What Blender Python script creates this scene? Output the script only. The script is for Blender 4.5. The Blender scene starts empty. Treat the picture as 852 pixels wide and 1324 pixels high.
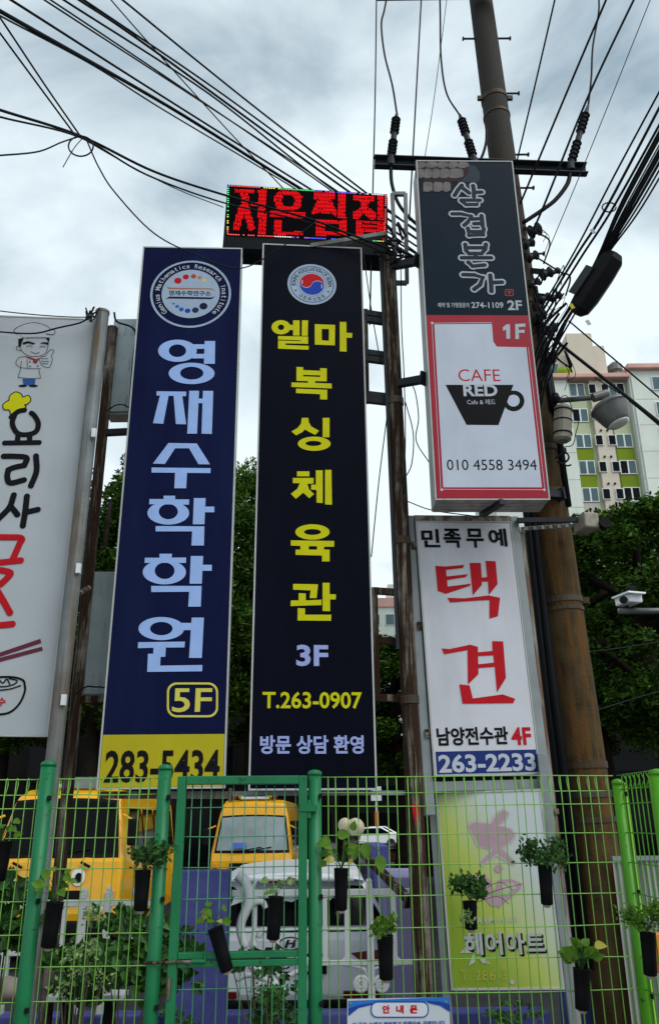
import bpy, bmesh, math, random
from mathutils import Vector, Matrix, noise
from mathutils.geometry import tessellate_polygon
R = math.radians
PI = math.pi
scn = bpy.context.scene
col = scn.collection

# ------------------------------------------------------------------ camera
EYE, PITCH, ROLL, FPX, PW, PH = 2.0, R(20.6), math.atan2(26, 2812), 1058.0, 852.0, 1324.0
fw = Vector((0, math.cos(PITCH), math.sin(PITCH)))
_up = Vector((0, -math.sin(PITCH), math.cos(PITCH)))
_rt = Vector((1, 0, 0))
crt = _rt * math.cos(ROLL) - _up * math.sin(ROLL)
cup = _rt * math.sin(ROLL) + _up * math.cos(ROLL)
CAM = Vector((0, 0, EYE))
cd = bpy.data.cameras.new('camera')
cam = bpy.data.objects.new('camera', cd)
col.objects.link(cam)
cd.sensor_fit = 'VERTICAL'
cd.sensor_height = 24.0
cd.lens = FPX / PH * 24.0
cd.clip_start, cd.clip_end = 0.05, 2000
mw = Matrix((crt, cup, -fw)).transposed().to_4x4()
mw.translation = CAM
cam.matrix_world = mw
scn.camera = cam

def ray(px, py):
    return fw + crt * ((px - PW / 2) / FPX) + cup * ((PH / 2 - py) / FPX)
def at(px, py, Y):
    """point of the place that stands Y metres in front of the viewer"""
    d = ray(px, py)
    return CAM + d * (Y / d.y)

# ------------------------------------------------------------------ sky, sun, exposure
SUN_EL, SUN_AZ = R(50), R(128)          # behind the viewer to the right, veiled by cloud
wd = bpy.data.worlds.new('World'); scn.world = wd; wd.use_nodes = True
nt = wd.node_tree; nt.nodes.clear()
def N(t, **k):
    n = nt.nodes.new(t)
    for a, b in k.items(): setattr(n, a, b)
    return n
L = lambda a, b: nt.links.new(a, b)
sky = N('ShaderNodeTexSky', sky_type='NISHITA'); sky.sun_disc = False
sky.sun_elevation = SUN_EL; sky.sun_rotation = SUN_AZ
tc = N('ShaderNodeTexCoord')
sep = N('ShaderNodeSeparateXYZ'); L(tc.outputs['Generated'], sep.inputs[0])
zz = N('ShaderNodeMath', operation='ADD'); L(sep.outputs['Z'], zz.inputs[0]); zz.inputs[1].default_value = 0.35
dx = N('ShaderNodeMath', operation='DIVIDE'); L(sep.outputs['X'], dx.inputs[0]); L(zz.outputs[0], dx.inputs[1])
dy = N('ShaderNodeMath', operation='DIVIDE'); L(sep.outputs['Y'], dy.inputs[0]); L(zz.outputs[0], dy.inputs[1])
cmb = N('ShaderNodeCombineXYZ'); L(dx.outputs[0], cmb.inputs[0]); L(dy.outputs[0], cmb.inputs[1]); cmb.inputs[2].default_value = 3.7
n1 = N('ShaderNodeTexNoise'); n1.inputs['Scale'].default_value = 2.5; n1.inputs['Detail'].default_value = 7; n1.inputs['Roughness'].default_value = .52; n1.inputs['Distortion'].default_value = .6
L(cmb.outputs[0], n1.inputs['Vector'])
el = N('ShaderNodeMapRange'); L(sep.outputs['Z'], el.inputs['Value'])
el.inputs['From Min'].default_value = .3; el.inputs['From Max'].default_value = .85; el.inputs['To Min'].default_value = .25; el.inputs['To Max'].default_value = -.07
nb_ = N('ShaderNodeMath', operation='MULTIPLY_ADD'); L(n1.outputs['Fac'], nb_.inputs[0]); nb_.inputs[1].default_value = 1.15; nb_.inputs[2].default_value = -.085
ad = N('ShaderNodeMath', operation='ADD'); L(nb_.outputs[0], ad.inputs[0]); L(el.outputs[0], ad.inputs[1])
cr = N('ShaderNodeValToRGB'); L(ad.outputs[0], cr.inputs[0])
e = cr.color_ramp.elements
e[0].position = .26; e[0].color = (0.118, 0.170, 0.222, 1)
e[1].position = .66; e[1].color = (0.62, 0.70, 0.73, 1)
m1 = e.new(.38); m1.color = (0.225, 0.297, 0.352, 1)
m2 = e.new(.50); m2.color = (0.41, 0.485, 0.53, 1)
nsk = N('ShaderNodeMixRGB', blend_type='MULTIPLY'); nsk.inputs[0].default_value = 1; L(sky.outputs[0], nsk.inputs[1]); nsk.inputs[2].default_value = (.06, .06, .06, 1)
mx = N('ShaderNodeMixRGB'); mx.inputs[0].default_value = .9; L(nsk.outputs[0], mx.inputs[1])
L(cr.outputs[0], mx.inputs[2])
bg = N('ShaderNodeBackground'); bg.inputs['Strength'].default_value = 1.0
L(mx.outputs[0], bg.inputs[0])
L(bg.outputs[0], N('ShaderNodeOutputWorld').inputs[0])
sd = bpy.data.lights.new('sun', 'SUN'); sd.energy = 1.5; sd.angle = R(45); sd.color = (1, .985, .95)
so = bpy.data.objects.new('sun', sd); col.objects.link(so)
sdir = Vector((math.sin(SUN_AZ) * math.cos(SUN_EL), math.cos(SUN_AZ) * math.cos(SUN_EL), math.sin(SUN_EL)))
so.location = sdir * 60
so.rotation_euler = (-sdir).to_track_quat('-Z', 'Y').to_euler()
scn.view_settings.view_transform = 'Standard'; scn.view_settings.look = 'None'
scn.view_settings.exposure = 0.69; scn.view_settings.gamma = 1.0
scn.view_settings.use_curve_mapping = False

# ------------------------------------------------------------------ materials
MATS = {}
def c(r, g, b):
    f = lambda v: (v / 255 / 12.92) if v / 255 <= .04045 else ((v / 255 + .055) / 1.055) ** 2.4
    return (f(r), f(g), f(b))
def mat(name, co, rough=.55, metal=0, var=.12, scale=5, co2=None, lo=.5, hi=.62, stretch=1, bump=0, bscale=60, island=0, emit=0, spec=.5, trans=0, scale2=None):
    if name in MATS: return MATS[name]
    m = bpy.data.materials.new(name); m.use_nodes = True
    t = m.node_tree; p = t.nodes['Principled BSDF']
    p.inputs['Roughness'].default_value = rough; p.inputs['Metallic'].default_value = metal
    p.inputs['Specular IOR Level'].default_value = spec
    tc = t.nodes.new('ShaderNodeTexCoord')
    mp = t.nodes.new('ShaderNodeMapping'); t.links.new(tc.outputs['Object'], mp.inputs[0])
    nz = t.nodes.new('ShaderNodeTexNoise'); nz.inputs['Scale'].default_value = scale; nz.inputs['Detail'].default_value = 5
    t.links.new(mp.outputs[0], nz.inputs['Vector'])
    mr = t.nodes.new('ShaderNodeMapRange'); t.links.new(nz.outputs['Fac'], mr.inputs['Value'])
    mr.inputs['From Min'].default_value = .3; mr.inputs['From Max'].default_value = .7
    mr.inputs['To Min'].default_value = 1 - var; mr.inputs['To Max'].default_value = 1 + var
    base = t.nodes.new('ShaderNodeMixRGB'); base.blend_type = 'MULTIPLY'; base.inputs[0].default_value = 1
    base.inputs[1].default_value = (*co, 1); t.links.new(mr.outputs[0], base.inputs[2])
    out = base.outputs[0]
    if co2:
        mp2 = t.nodes.new('ShaderNodeMapping'); t.links.new(tc.outputs['Object'], mp2.inputs[0])
        mp2.inputs['Scale'].default_value = (1, 1, 1 / stretch) if stretch > 0 else (1, -1 / stretch, 1)
        n2 = t.nodes.new('ShaderNodeTexNoise'); n2.inputs['Scale'].default_value = scale2 or scale * 1.3; n2.inputs['Detail'].default_value = 8; n2.inputs['Roughness'].default_value = .62
        t.links.new(mp2.outputs[0], n2.inputs['Vector'])
        m2 = t.nodes.new('ShaderNodeMapRange'); t.links.new(n2.outputs['Fac'], m2.inputs['Value'])
        m2.inputs['From Min'].default_value = lo; m2.inputs['From Max'].default_value = hi
        mm = t.nodes.new('ShaderNodeMixRGB'); t.links.new(m2.outputs[0], mm.inputs[0]); t.links.new(out, mm.inputs[1]); mm.inputs[2].default_value = (*co2, 1)
        out = mm.outputs[0]
    if island:
        g = t.nodes.new('ShaderNodeNewGeometry')
        hs = t.nodes.new('ShaderNodeMapRange'); t.links.new(g.outputs['Random Per Island'], hs.inputs['Value'])
        hs.inputs['To Min'].default_value = 1 - island; hs.inputs['To Max'].default_value = 1 + island
        mi = t.nodes.new('ShaderNodeMixRGB'); mi.blend_type = 'MULTIPLY'; mi.inputs[0].default_value = 1
        t.links.new(out, mi.inputs[1]); t.links.new(hs.outputs[0], mi.inputs[2]); out = mi.outputs[0]
    t.links.new(out, p.inputs['Base Color'])
    if bump:
        nb = t.nodes.new('ShaderNodeTexNoise'); nb.inputs['Scale'].default_value = bscale; nb.inputs['Detail'].default_value = 4
        t.links.new(tc.outputs['Object'], nb.inputs['Vector'])
        b = t.nodes.new('ShaderNodeBump'); b.inputs['Strength'].default_value = bump; b.inputs['Distance'].default_value = .01
        t.links.new(nb.outputs['Fac'], b.inputs['Height']); t.links.new(b.outputs[0], p.inputs['Normal'])
    if emit:
        p.inputs['Emission Color'].default_value = (*co, 1); p.inputs['Emission Strength'].default_value = emit
    if trans:
        p.inputs['Subsurface Weight'].default_value = 0
        tr = t.nodes.new('ShaderNodeBsdfTranslucent'); t.links.new(out, tr.inputs[0])
        ms = t.nodes.new('ShaderNodeMixShader'); ms.inputs[0].default_value = trans
        o = t.nodes['Material Output']; t.links.new(p.outputs[0], ms.inputs[1]); t.links.new(tr.outputs[0], ms.inputs[2]); t.links.new(ms.outputs[0], o.inputs[0])
    MATS[name] = m
    return m
INK = {}
def ink(name, co, rough=.42, var=.05):
    return mat('print_' + name, tuple(v * .82 for v in co), rough, var=var, scale=9, spec=.06)

M_navy = mat('navy_sheet', (.003, .006, .036), .4, var=.15, scale=2, co2=(.008, .014, .055), lo=.45, hi=.8, stretch=-8, spec=.05)
M_black = mat('black_sheet', (.0012, .0018, .007), .4, var=.15, scale=2, co2=(.003, .004, .011), lo=.5, hi=.85, stretch=-6, spec=.045)
M_slate = mat('slate_sheet', (.004, .012, .022), .4, var=.12, scale=3, co2=(.008, .018, .03), lo=.55, hi=.85, spec=.06)
M_white = mat('white_sheet', (.5, .505, .55), .42, var=.07, scale=2.5, co2=(.38, .38, .4), lo=.48, hi=.85, stretch=-6, spec=.2)
M_yellow = mat('yellow_sheet', (.4, .34, .004), .4, var=.06, co2=(.3, .25, .015), lo=.6, hi=.9, spec=.2)
M_red = mat('red_sheet', (.3, .008, .022), .38, var=.06, spec=.2)
M_blueband = mat('blue_sheet', (.006, .02, .13), .38, var=.08, spec=.2)
M_case = mat('sign_case_white', (.4, .41, .4), .5, var=.1, co2=(.15, .12, .08), lo=.6, hi=.75, stretch=-5, spec=.2)
M_alu = mat('galvanised_frame', (.2, .225, .235), .5, .15, var=.15, co2=(.12, .06, .025), lo=.6, hi=.7, stretch=-4)
M_under = mat('grey_underside', (.3, .29, .28), .5, var=.2, co2=(.12, .1, .09), lo=.5, hi=.75)
M_greybox = mat('grey_steel_sheet', (.34, .4, .42), .5, .0, var=.1, co2=(.25, .28, .28), lo=.55, hi=.8, spec=.2)
M_rustpipe = mat('rusty_pipe', (.15, .13, .105), .8, .0, var=.5, scale=14, co2=(.026, .013, .007), lo=.40, hi=.52, stretch=14, bump=.6, bscale=60, spec=.12, scale2=18)
M_palerust = mat('peeling_pipe', (.2, .2, .18), .65, .0, var=.25, scale=7, co2=(.09, .042, .018), lo=.46, hi=.56, stretch=7, bump=.3, bscale=80)
M_galv = mat('galvanised_pipe', (.13, .15, .155), .55, .2, var=.25, co2=(.09, .05, .018), lo=.45, hi=.66, stretch=9, bump=.2, scale=6)
M_pole = mat('rusty_pole_steel', (.05, .033, .013), .85, .0, var=.5, scale=6, co2=(.095, .043, .010), lo=.49, hi=.58, stretch=16, bump=.5, bscale=50, scale2=20, spec=.2)
def rust_below(m, z0, z1, upper):
    t = m.node_tree; p = t.nodes['Principled BSDF']; src = p.inputs['Base Color'].links[0].from_socket
    tcn = t.nodes.new('ShaderNodeTexCoord'); sp = t.nodes.new('ShaderNodeSeparateXYZ'); t.links.new(tcn.outputs['Object'], sp.inputs[0])
    nz = t.nodes.new('ShaderNodeTexNoise'); nz.inputs['Scale'].default_value = 2.5; t.links.new(tcn.outputs['Object'], nz.inputs['Vector'])
    ma = t.nodes.new('ShaderNodeMath'); ma.operation = 'MULTIPLY_ADD'; t.links.new(nz.outputs['Fac'], ma.inputs[0]); ma.inputs[1].default_value = 2.5; t.links.new(sp.outputs['Z'], ma.inputs[2])
    mr = t.nodes.new('ShaderNodeMapRange'); t.links.new(ma.outputs[0], mr.inputs[0]); mr.inputs[1].default_value = z0; mr.inputs[2].default_value = z1
    mx_ = t.nodes.new('ShaderNodeMixRGB'); t.links.new(mr.outputs[0], mx_.inputs[0]); t.links.new(src, mx_.inputs[1]); mx_.inputs[2].default_value = (*upper, 1)
    t.links.new(mx_.outputs[0], p.inputs['Base Color'])
rust_below(M_pole, 5.6, 10.0, (.034, .031, .027))
M_band = mat('pole_band_steel', (.055, .045, .033), .6, .2, var=.35, co2=(.06, .03, .012), lo=.48, hi=.62, spec=.2)
M_darksteel = mat('dark_steel', (.018, .021, .026), .55, .0, var=.25, spec=.2)
M_wire = mat('black_cable', (.005, .006, .008), .6, var=.2, spec=.12)
M_wire2 = mat('grey_cable', (.035, .038, .042), .6, var=.2, spec=.15)
M_insul = mat('polymer_insulator', (.012, .014, .017), .5, var=.2, spec=.2)
M_teal = mat('teal_green_paint', (.007, .14, .05), .42, var=.18, scale=4, co2=(.012, .035, .016), lo=.62, hi=.68, bump=.08, spec=.3, scale2=22)
M_lime = mat('lime_green_paint', (.06, .24, .008), .42, var=.15, co2=(.03, .07, .012), lo=.63, hi=.7, bump=.08, spec=.3, scale2=20)
M_limewire = mat('lime_wire', (.17, .38, .07), .45, var=.15, spec=.3)
M_tealwire = mat('teal_wire', (.05, .22, .1), .45, var=.15, spec=.3)
M_pot = mat('black_pot_plastic', (.003, .003, .0035), .5, var=.3, spec=.1)
M_soil = mat('potting_soil', (.04, .03, .02), .9, bump=.6)
M_leaf = mat('bright_leaf', (.075, .165, .016), .5, var=.25, scale=20, island=.4, trans=.25, spec=.15)
M_leafd = mat('dark_leaf', (.024, .075, .012), .45, var=.25, scale=20, island=.6, trans=.18, spec=.2)
M_leafv = mat('variegated_leaf', (.08, .17, .03), .42, var=.2, scale=30, co2=(.36, .4, .2), lo=.54, hi=.6, scale2=60, trans=.2)
M_leafy = mat('yellow_leaf', (.4, .36, .05), .45, var=.2, trans=.2)
M_tree = mat('tree_leaf', (.048, .105, .012), .6, var=.35, scale=.9, island=.8, trans=.12, spec=.05)
M_tree2 = mat('dark_tree_leaf', (.036, .082, .011), .6, var=.35, scale=.9, island=.8, trans=.1, spec=.05)
M_bark = mat('bark', (.018, .014, .011), .95, var=.3, bump=.6, bscale=30, spec=.05)
M_stem = mat('stem', (.07, .06, .03), .7)
M_iron = mat('white_ornamental_paint', (.6, .62, .62), .45, var=.1, co2=(.36, .36, .33), lo=.62, hi=.8, spec=.2)
M_lav = mat('lavender_paint', (.065, .07, .24), .75, var=.2, scale=3, co2=(.11, .11, .28), lo=.5, hi=.8, bump=.3, bscale=40, spec=.15)
M_lavl = mat('pale_lavender_paint', (.24, .22, .38), .75, var=.1, scale=3, bump=.25, bscale=40, spec=.2)
M_conc = mat('concrete', (.3, .3, .29), .85, var=.2, bump=.3, bscale=30)
M_asph = mat('asphalt', (.03, .03, .032), .9, var=.25, scale=3, bump=.5, bscale=80, spec=.1)
M_pave = mat('pavement', (.22, .21, .2), .85, var=.15, bump=.3)
M_yvan = mat('yellow_bus_paint', (.72, .36, .01), .2, var=.06, co2=(.6, .3, .02), lo=.55, hi=.8)
M_wvan = mat('white_car_paint', (.8, .82, .84), .22, var=.03)
M_glass = mat('dark_car_glass', (.003, .0035, .004), .1, spec=.09, var=.1)
M_glassl = mat('painted_reflection_windscreen', (.22, .27, .29), .15, spec=.6, var=.25, scale=1.5)  # pale base colour stands in for a reflection in the glass
M_trim = mat('black_trim', (.006, .006, .007), .6, var=.2, spec=.12)
M_tyre = mat('tyre_rubber', (.015, .015, .015), .8)
M_chrome = mat('chrome', (.5, .5, .52), .15, 1)
M_rlamp = mat('red_lens', (.2, .01, .012), .15)
M_olamp = mat('amber_lens', (.7, .3, .02), .2)
M_clear = mat('clear_lens', (.55, .57, .6), .12)
M_apt = mat('apartment_white_wall', (.6, .64, .58), .85, var=.06, scale=.4, co2=(.5, .52, .46), lo=.5, hi=.8, stretch=5, spec=.1)
M_aptb = mat('apartment_beige_wall', (.55, .49, .4), .85, var=.06, scale=.4, spec=.1)
M_aptg = mat('apartment_green_panel', (.17, .235, .016), .85, var=.08, scale=.5, spec=.1)
M_aptp = mat('apartment_pale_green_panel', (.4, .44, .27), .8, var=.06, scale=.5)
M_aptgr = mat('apartment_grey_panel', (.4, .38, .33), .8, var=.06, scale=.5)
M_salmon = mat('salmon_parapet', (.56, .33, .28), .85, var=.12, scale=.5, spec=.1)
M_wframe = mat('white_window_frame', (.65, .66, .66), .5)
M_pane = mat('window_pane', (.03, .085, .095), .08, spec=.7, var=.3, scale=.5)
M_nearblack = mat('near_black_coat', (.010, .0095, .009), .95, var=.25, scale=.6, spec=.05)  # near-black; on the added blocks it stands in for shade
M_globe = mat('opal_globe', (.46, .4, .28), .4)
M_lampmetal = mat('lamp_metal', (.13, .135, .13), .4, .3, var=.2, co2=(.08, .075, .06), lo=.5, hi=.75)
M_lampglass = mat('lamp_lens', (.62, .62, .6), .2)
M_ivory = mat('ivory_casing', (.24, .22, .17), .55, var=.2, co2=(.12, .1, .07), lo=.52, hi=.7)
M_stone = mat('pink_stone', (.25, .2, .18), .9, var=.3, bump=.5, bscale=15)
M_corr = mat('corrugated_sheet', (.3, .33, .29), .55, .2, var=.12, co2=(.2, .21, .17), lo=.55, hi=.8, stretch=5)
M_orange = mat('orange_plastic', (.6, .17, .02), .5)
M_ledface = mat('led_mask', (.002, .002, .003), .7, spec=.02)
M_ledcase = mat('led_cabinet', (.008, .010, .013), .6, var=.15, spec=.06)

# ------------------------------------------------------------------ mesh helpers
ORIG = {}
class MB:
    def __init__(s): s.v = []; s.f = []
    def add(s, vs, fs):
        o = len(s.v); s.v += [Vector(v) for v in vs]; s.f += [tuple(i + o for i in f) for f in fs]
        return s
    def box(s, ce, si, M=None):
        x, y, z = si[0] / 2, si[1] / 2, si[2] / 2
        vs = [Vector((a * x, b * y, d * z)) for a in (-1, 1) for b in (-1, 1) for d in (-1, 1)]
        if M: vs = [M @ v for v in vs]
        return s.add([v + Vector(ce) for v in vs], [(0, 1, 3, 2), (4, 6, 7, 5), (0, 4, 5, 1), (2, 3, 7, 6), (0, 2, 6, 4), (1, 5, 7, 3)])
    def bar(s, a, b, w, h, up=(0, 0, 1)):
        a, b = Vector(a), Vector(b); d = (b - a); ln = d.length; d.normalize()
        x = d.cross(Vector(up)); x = x.normalized() if x.length > 1e-4 else Vector((1, 0, 0)); z = x.cross(d)
        M = Matrix((x, d, z)).transposed()
        return s.box((a + b) / 2, (w, ln, h), M)
    def tube(s, pts, r, n=8, cap=True, flat=None):
        pts = [Vector(p) for p in pts]; k = len(pts)
        rs = r if isinstance(r, (list, tuple)) else [r] * k
        o = len(s.v); ref = None
        for i, p in enumerate(pts):
            d = (pts[min(i + 1, k - 1)] - pts[max(i - 1, 0)])
            d = d.normalized() if d.length > 1e-9 else Vector((0, 0, 1))
            if ref is None: ref = Vector((0, 0, 1)) if abs(d.z) < .9 else Vector((1, 0, 0))
            x = (ref - d * ref.dot(d)); x = x.normalized() if x.length > 1e-6 else d.orthogonal().normalized()
            ref = x; y = d.cross(x)
            for j in range(n):
                a = 2 * PI * j / n
                w = x * math.cos(a) * rs[i] + y * math.sin(a) * rs[i]
                if flat: w.z = max(-flat, min(flat, w.z)) if False else w.z * (flat / max(rs[i], 1e-6))
                s.v.append(p + w)
        for i in range(k - 1):
            for j in range(n):
                s.f.append((o + i * n + j, o + i * n + (j + 1) % n, o + (i + 1) * n + (j + 1) % n, o + (i + 1) * n + j))
        if cap:
            s.f.append(tuple(o + j for j in range(n))[::-1]); s.f.append(tuple(o + (k - 1) * n + j for j in range(n)))
        return s
    def lathe(s, prof, n=16, M=None, loc=(0, 0, 0)):
        o = len(s.v); k = len(prof)
        for r, z in prof:
            for j in range(n):
                a = 2 * PI * j / n; v = Vector((r * math.cos(a), r * math.sin(a), z))
                if M: v = M @ v
                s.v.append(v + Vector(loc))
        for i in range(k - 1):
            for j in range(n):
                s.f.append((o + i * n + j, o + i * n + (j + 1) % n, o + (i + 1) * n + (j + 1) % n, o + (i + 1) * n + j))
        s.f.append(tuple(o + j for j in range(n))[::-1]); s.f.append(tuple(o + (k - 1) * n + j for j in range(n)))
        return s
    def ball(s, p, r, n=10, sc=(1, 1, 1)):
        pr = [(max(r * math.sin(PI * i / n), 1e-4), -r * math.cos(PI * i / n)) for i in range(n + 1)]
        return s.lathe(pr, n + 4, Matrix.Diagonal(sc), p)
    def flatpoly(s, loops, w):
        """flat shape in the local x,y plane at height w; the first loop is the outline, the rest are holes"""
        ls = [[Vector((p[0], p[1], 0)) for p in l] for l in loops]
        flat = [p for l in ls for p in l]
        tr = tessellate_polygon(ls)
        fs = []
        for t in tr:
            a, b, d = (flat[i] for i in t)
            fs.append(t if (b - a).cross(d - a).z > 0 else t[::-1])
        return s.add([(p.x, p.y, w) for p in flat], fs)
    def prism(s, loop, w0, w1, M=None):
        k = len(loop); a = [Vector((p[0], p[1], w0)) for p in loop]; b = [Vector((p[0], p[1], w1)) for p in loop]
        tr = tessellate_polygon([a])
        vs = a + b
        if M: vs = [M @ v for v in vs]
        return s.add(vs, [t[::-1] for t in tr] + [tuple(i + k for i in t) for t in tr] + [(i, (i + 1) % k, (i + 1) % k + k, i + k) for i in range(k)])
    def build(s, name, m, parent=None, smooth=False, bevel=0, seg=2):
        off = ORIG.get(parent, Vector((0, 0, 0))) if parent else Vector((0, 0, 0))
        me = bpy.data.meshes.new(name)
        me.from_pydata([tuple(v - off) for v in s.v], [], s.f)
        me.materials.append(m)
        if smooth: me.polygons.foreach_set('use_smooth', [True] * len(me.polygons))
        me.validate()
        bm = bmesh.new(); bm.from_mesh(me); bmesh.ops.recalc_face_normals(bm, faces=bm.faces) if not getattr(s, 'keep', False) else None
        bm.to_mesh(me); bm.free(); me.update()
        o = bpy.data.objects.new(name, me); col.objects.link(o)
        if parent:
            o.parent = parent; ORIG[o] = off
        if bevel:
            b = o.modifiers.new('bevel', 'BEVEL'); b.width = bevel; b.segments = seg; b.limit_method = 'ANGLE'; b.angle_limit = R(35)
        return o
def tag(o, label, cat, group=None, kind=None):
    o['label'] = label; o['category'] = cat
    if group: o['group'] = group
    if kind: o['kind'] = kind
    return o
def thing(name, label, cat, loc, group=None):
    o = bpy.data.objects.new(name, None); col.objects.link(o)
    o.empty_display_size = .1; o.location = loc; ORIG[o] = Vector(loc)
    return tag(o, label, cat, group)
def structure(o, kind='structure'):
    o['kind'] = kind; return o
def smoothline(pts, k=8):
    """Catmull-Rom through the given points"""
    p = [Vector(q) for q in pts]; p = [p[0] * 2 - p[1]] + p + [p[-1] * 2 - p[-2]]; out = []
    for i in range(1, len(p) - 2):
        for j in range(k):
            t = j / k; a, b, d, e2 = p[i - 1], p[i], p[i + 1], p[i + 2]
            out.append(.5 * ((2 * b) + (-a + d) * t + (2 * a - 5 * b + 4 * d - e2) * t * t + (-a + 3 * b - 3 * d + e2) * t ** 3))
    out.append(p[-2]); return out
def ell(cx, cy, rx, ry, n=40, a0=0, a1=2 * PI):
    full = abs(a1 - a0 - 2 * PI) < 1e-6
    return [(cx + rx * math.cos(a0 + (a1 - a0) * i / (n if full else n - 1)), cy + ry * math.sin(a0 + (a1 - a0) * i / (n if full else n - 1))) for i in range(n)]
def rect(x0, y0, x1, y1): return [(x0, y0), (x1, y0), (x1, y1), (x0, y1)]
def rrect(x0, y0, x1, y1, r, n=6):
    o = []
    for cx, cy, a in ((x1 - r, y1 - r, 0), (x0 + r, y1 - r, 90), (x0 + r, y0 + r, 180), (x1 - r, y0 + r, 270)):
        o += [(cx + r * math.cos(R(a + 90 * i / n)), cy + r * math.sin(R(a + 90 * i / n))) for i in range(n + 1)]
    return o
_tc = {}
def textmesh(body, bold=0.0, spacing=1.0):
    k = (body, bold, spacing)
    if k in _tc: return _tc[k]
    cu = bpy.data.curves.new('lettering', 'FONT'); cu.body = body; cu.size = 1; cu.offset = bold; cu.resolution_u = 3
    cu.space_character = spacing
    o = bpy.data.objects.new('lettering', cu); col.objects.link(o)
    bpy.context.view_layer.update()
    me = bpy.data.meshes.new_from_object(o.evaluated_get(bpy.context.evaluated_depsgraph_get()))
    vs = [v.co.copy() for v in me.vertices]; fs = [tuple(p.vertices) for p in me.polygons]
    bpy.data.objects.remove(o); bpy.data.curves.remove(cu); bpy.data.meshes.remove(me)
    x0 = min(v.x for v in vs); x1 = max(v.x for v in vs); y0 = min(v.y for v in vs); y1 = max(v.y for v in vs)
    vs = [((v.x - x0) / (x1 - x0), (v.y - y0) / (y1 - y0)) for v in vs]
    _tc[k] = (vs, fs, (x1 - x0) / (y1 - y0)); return _tc[k]

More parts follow.
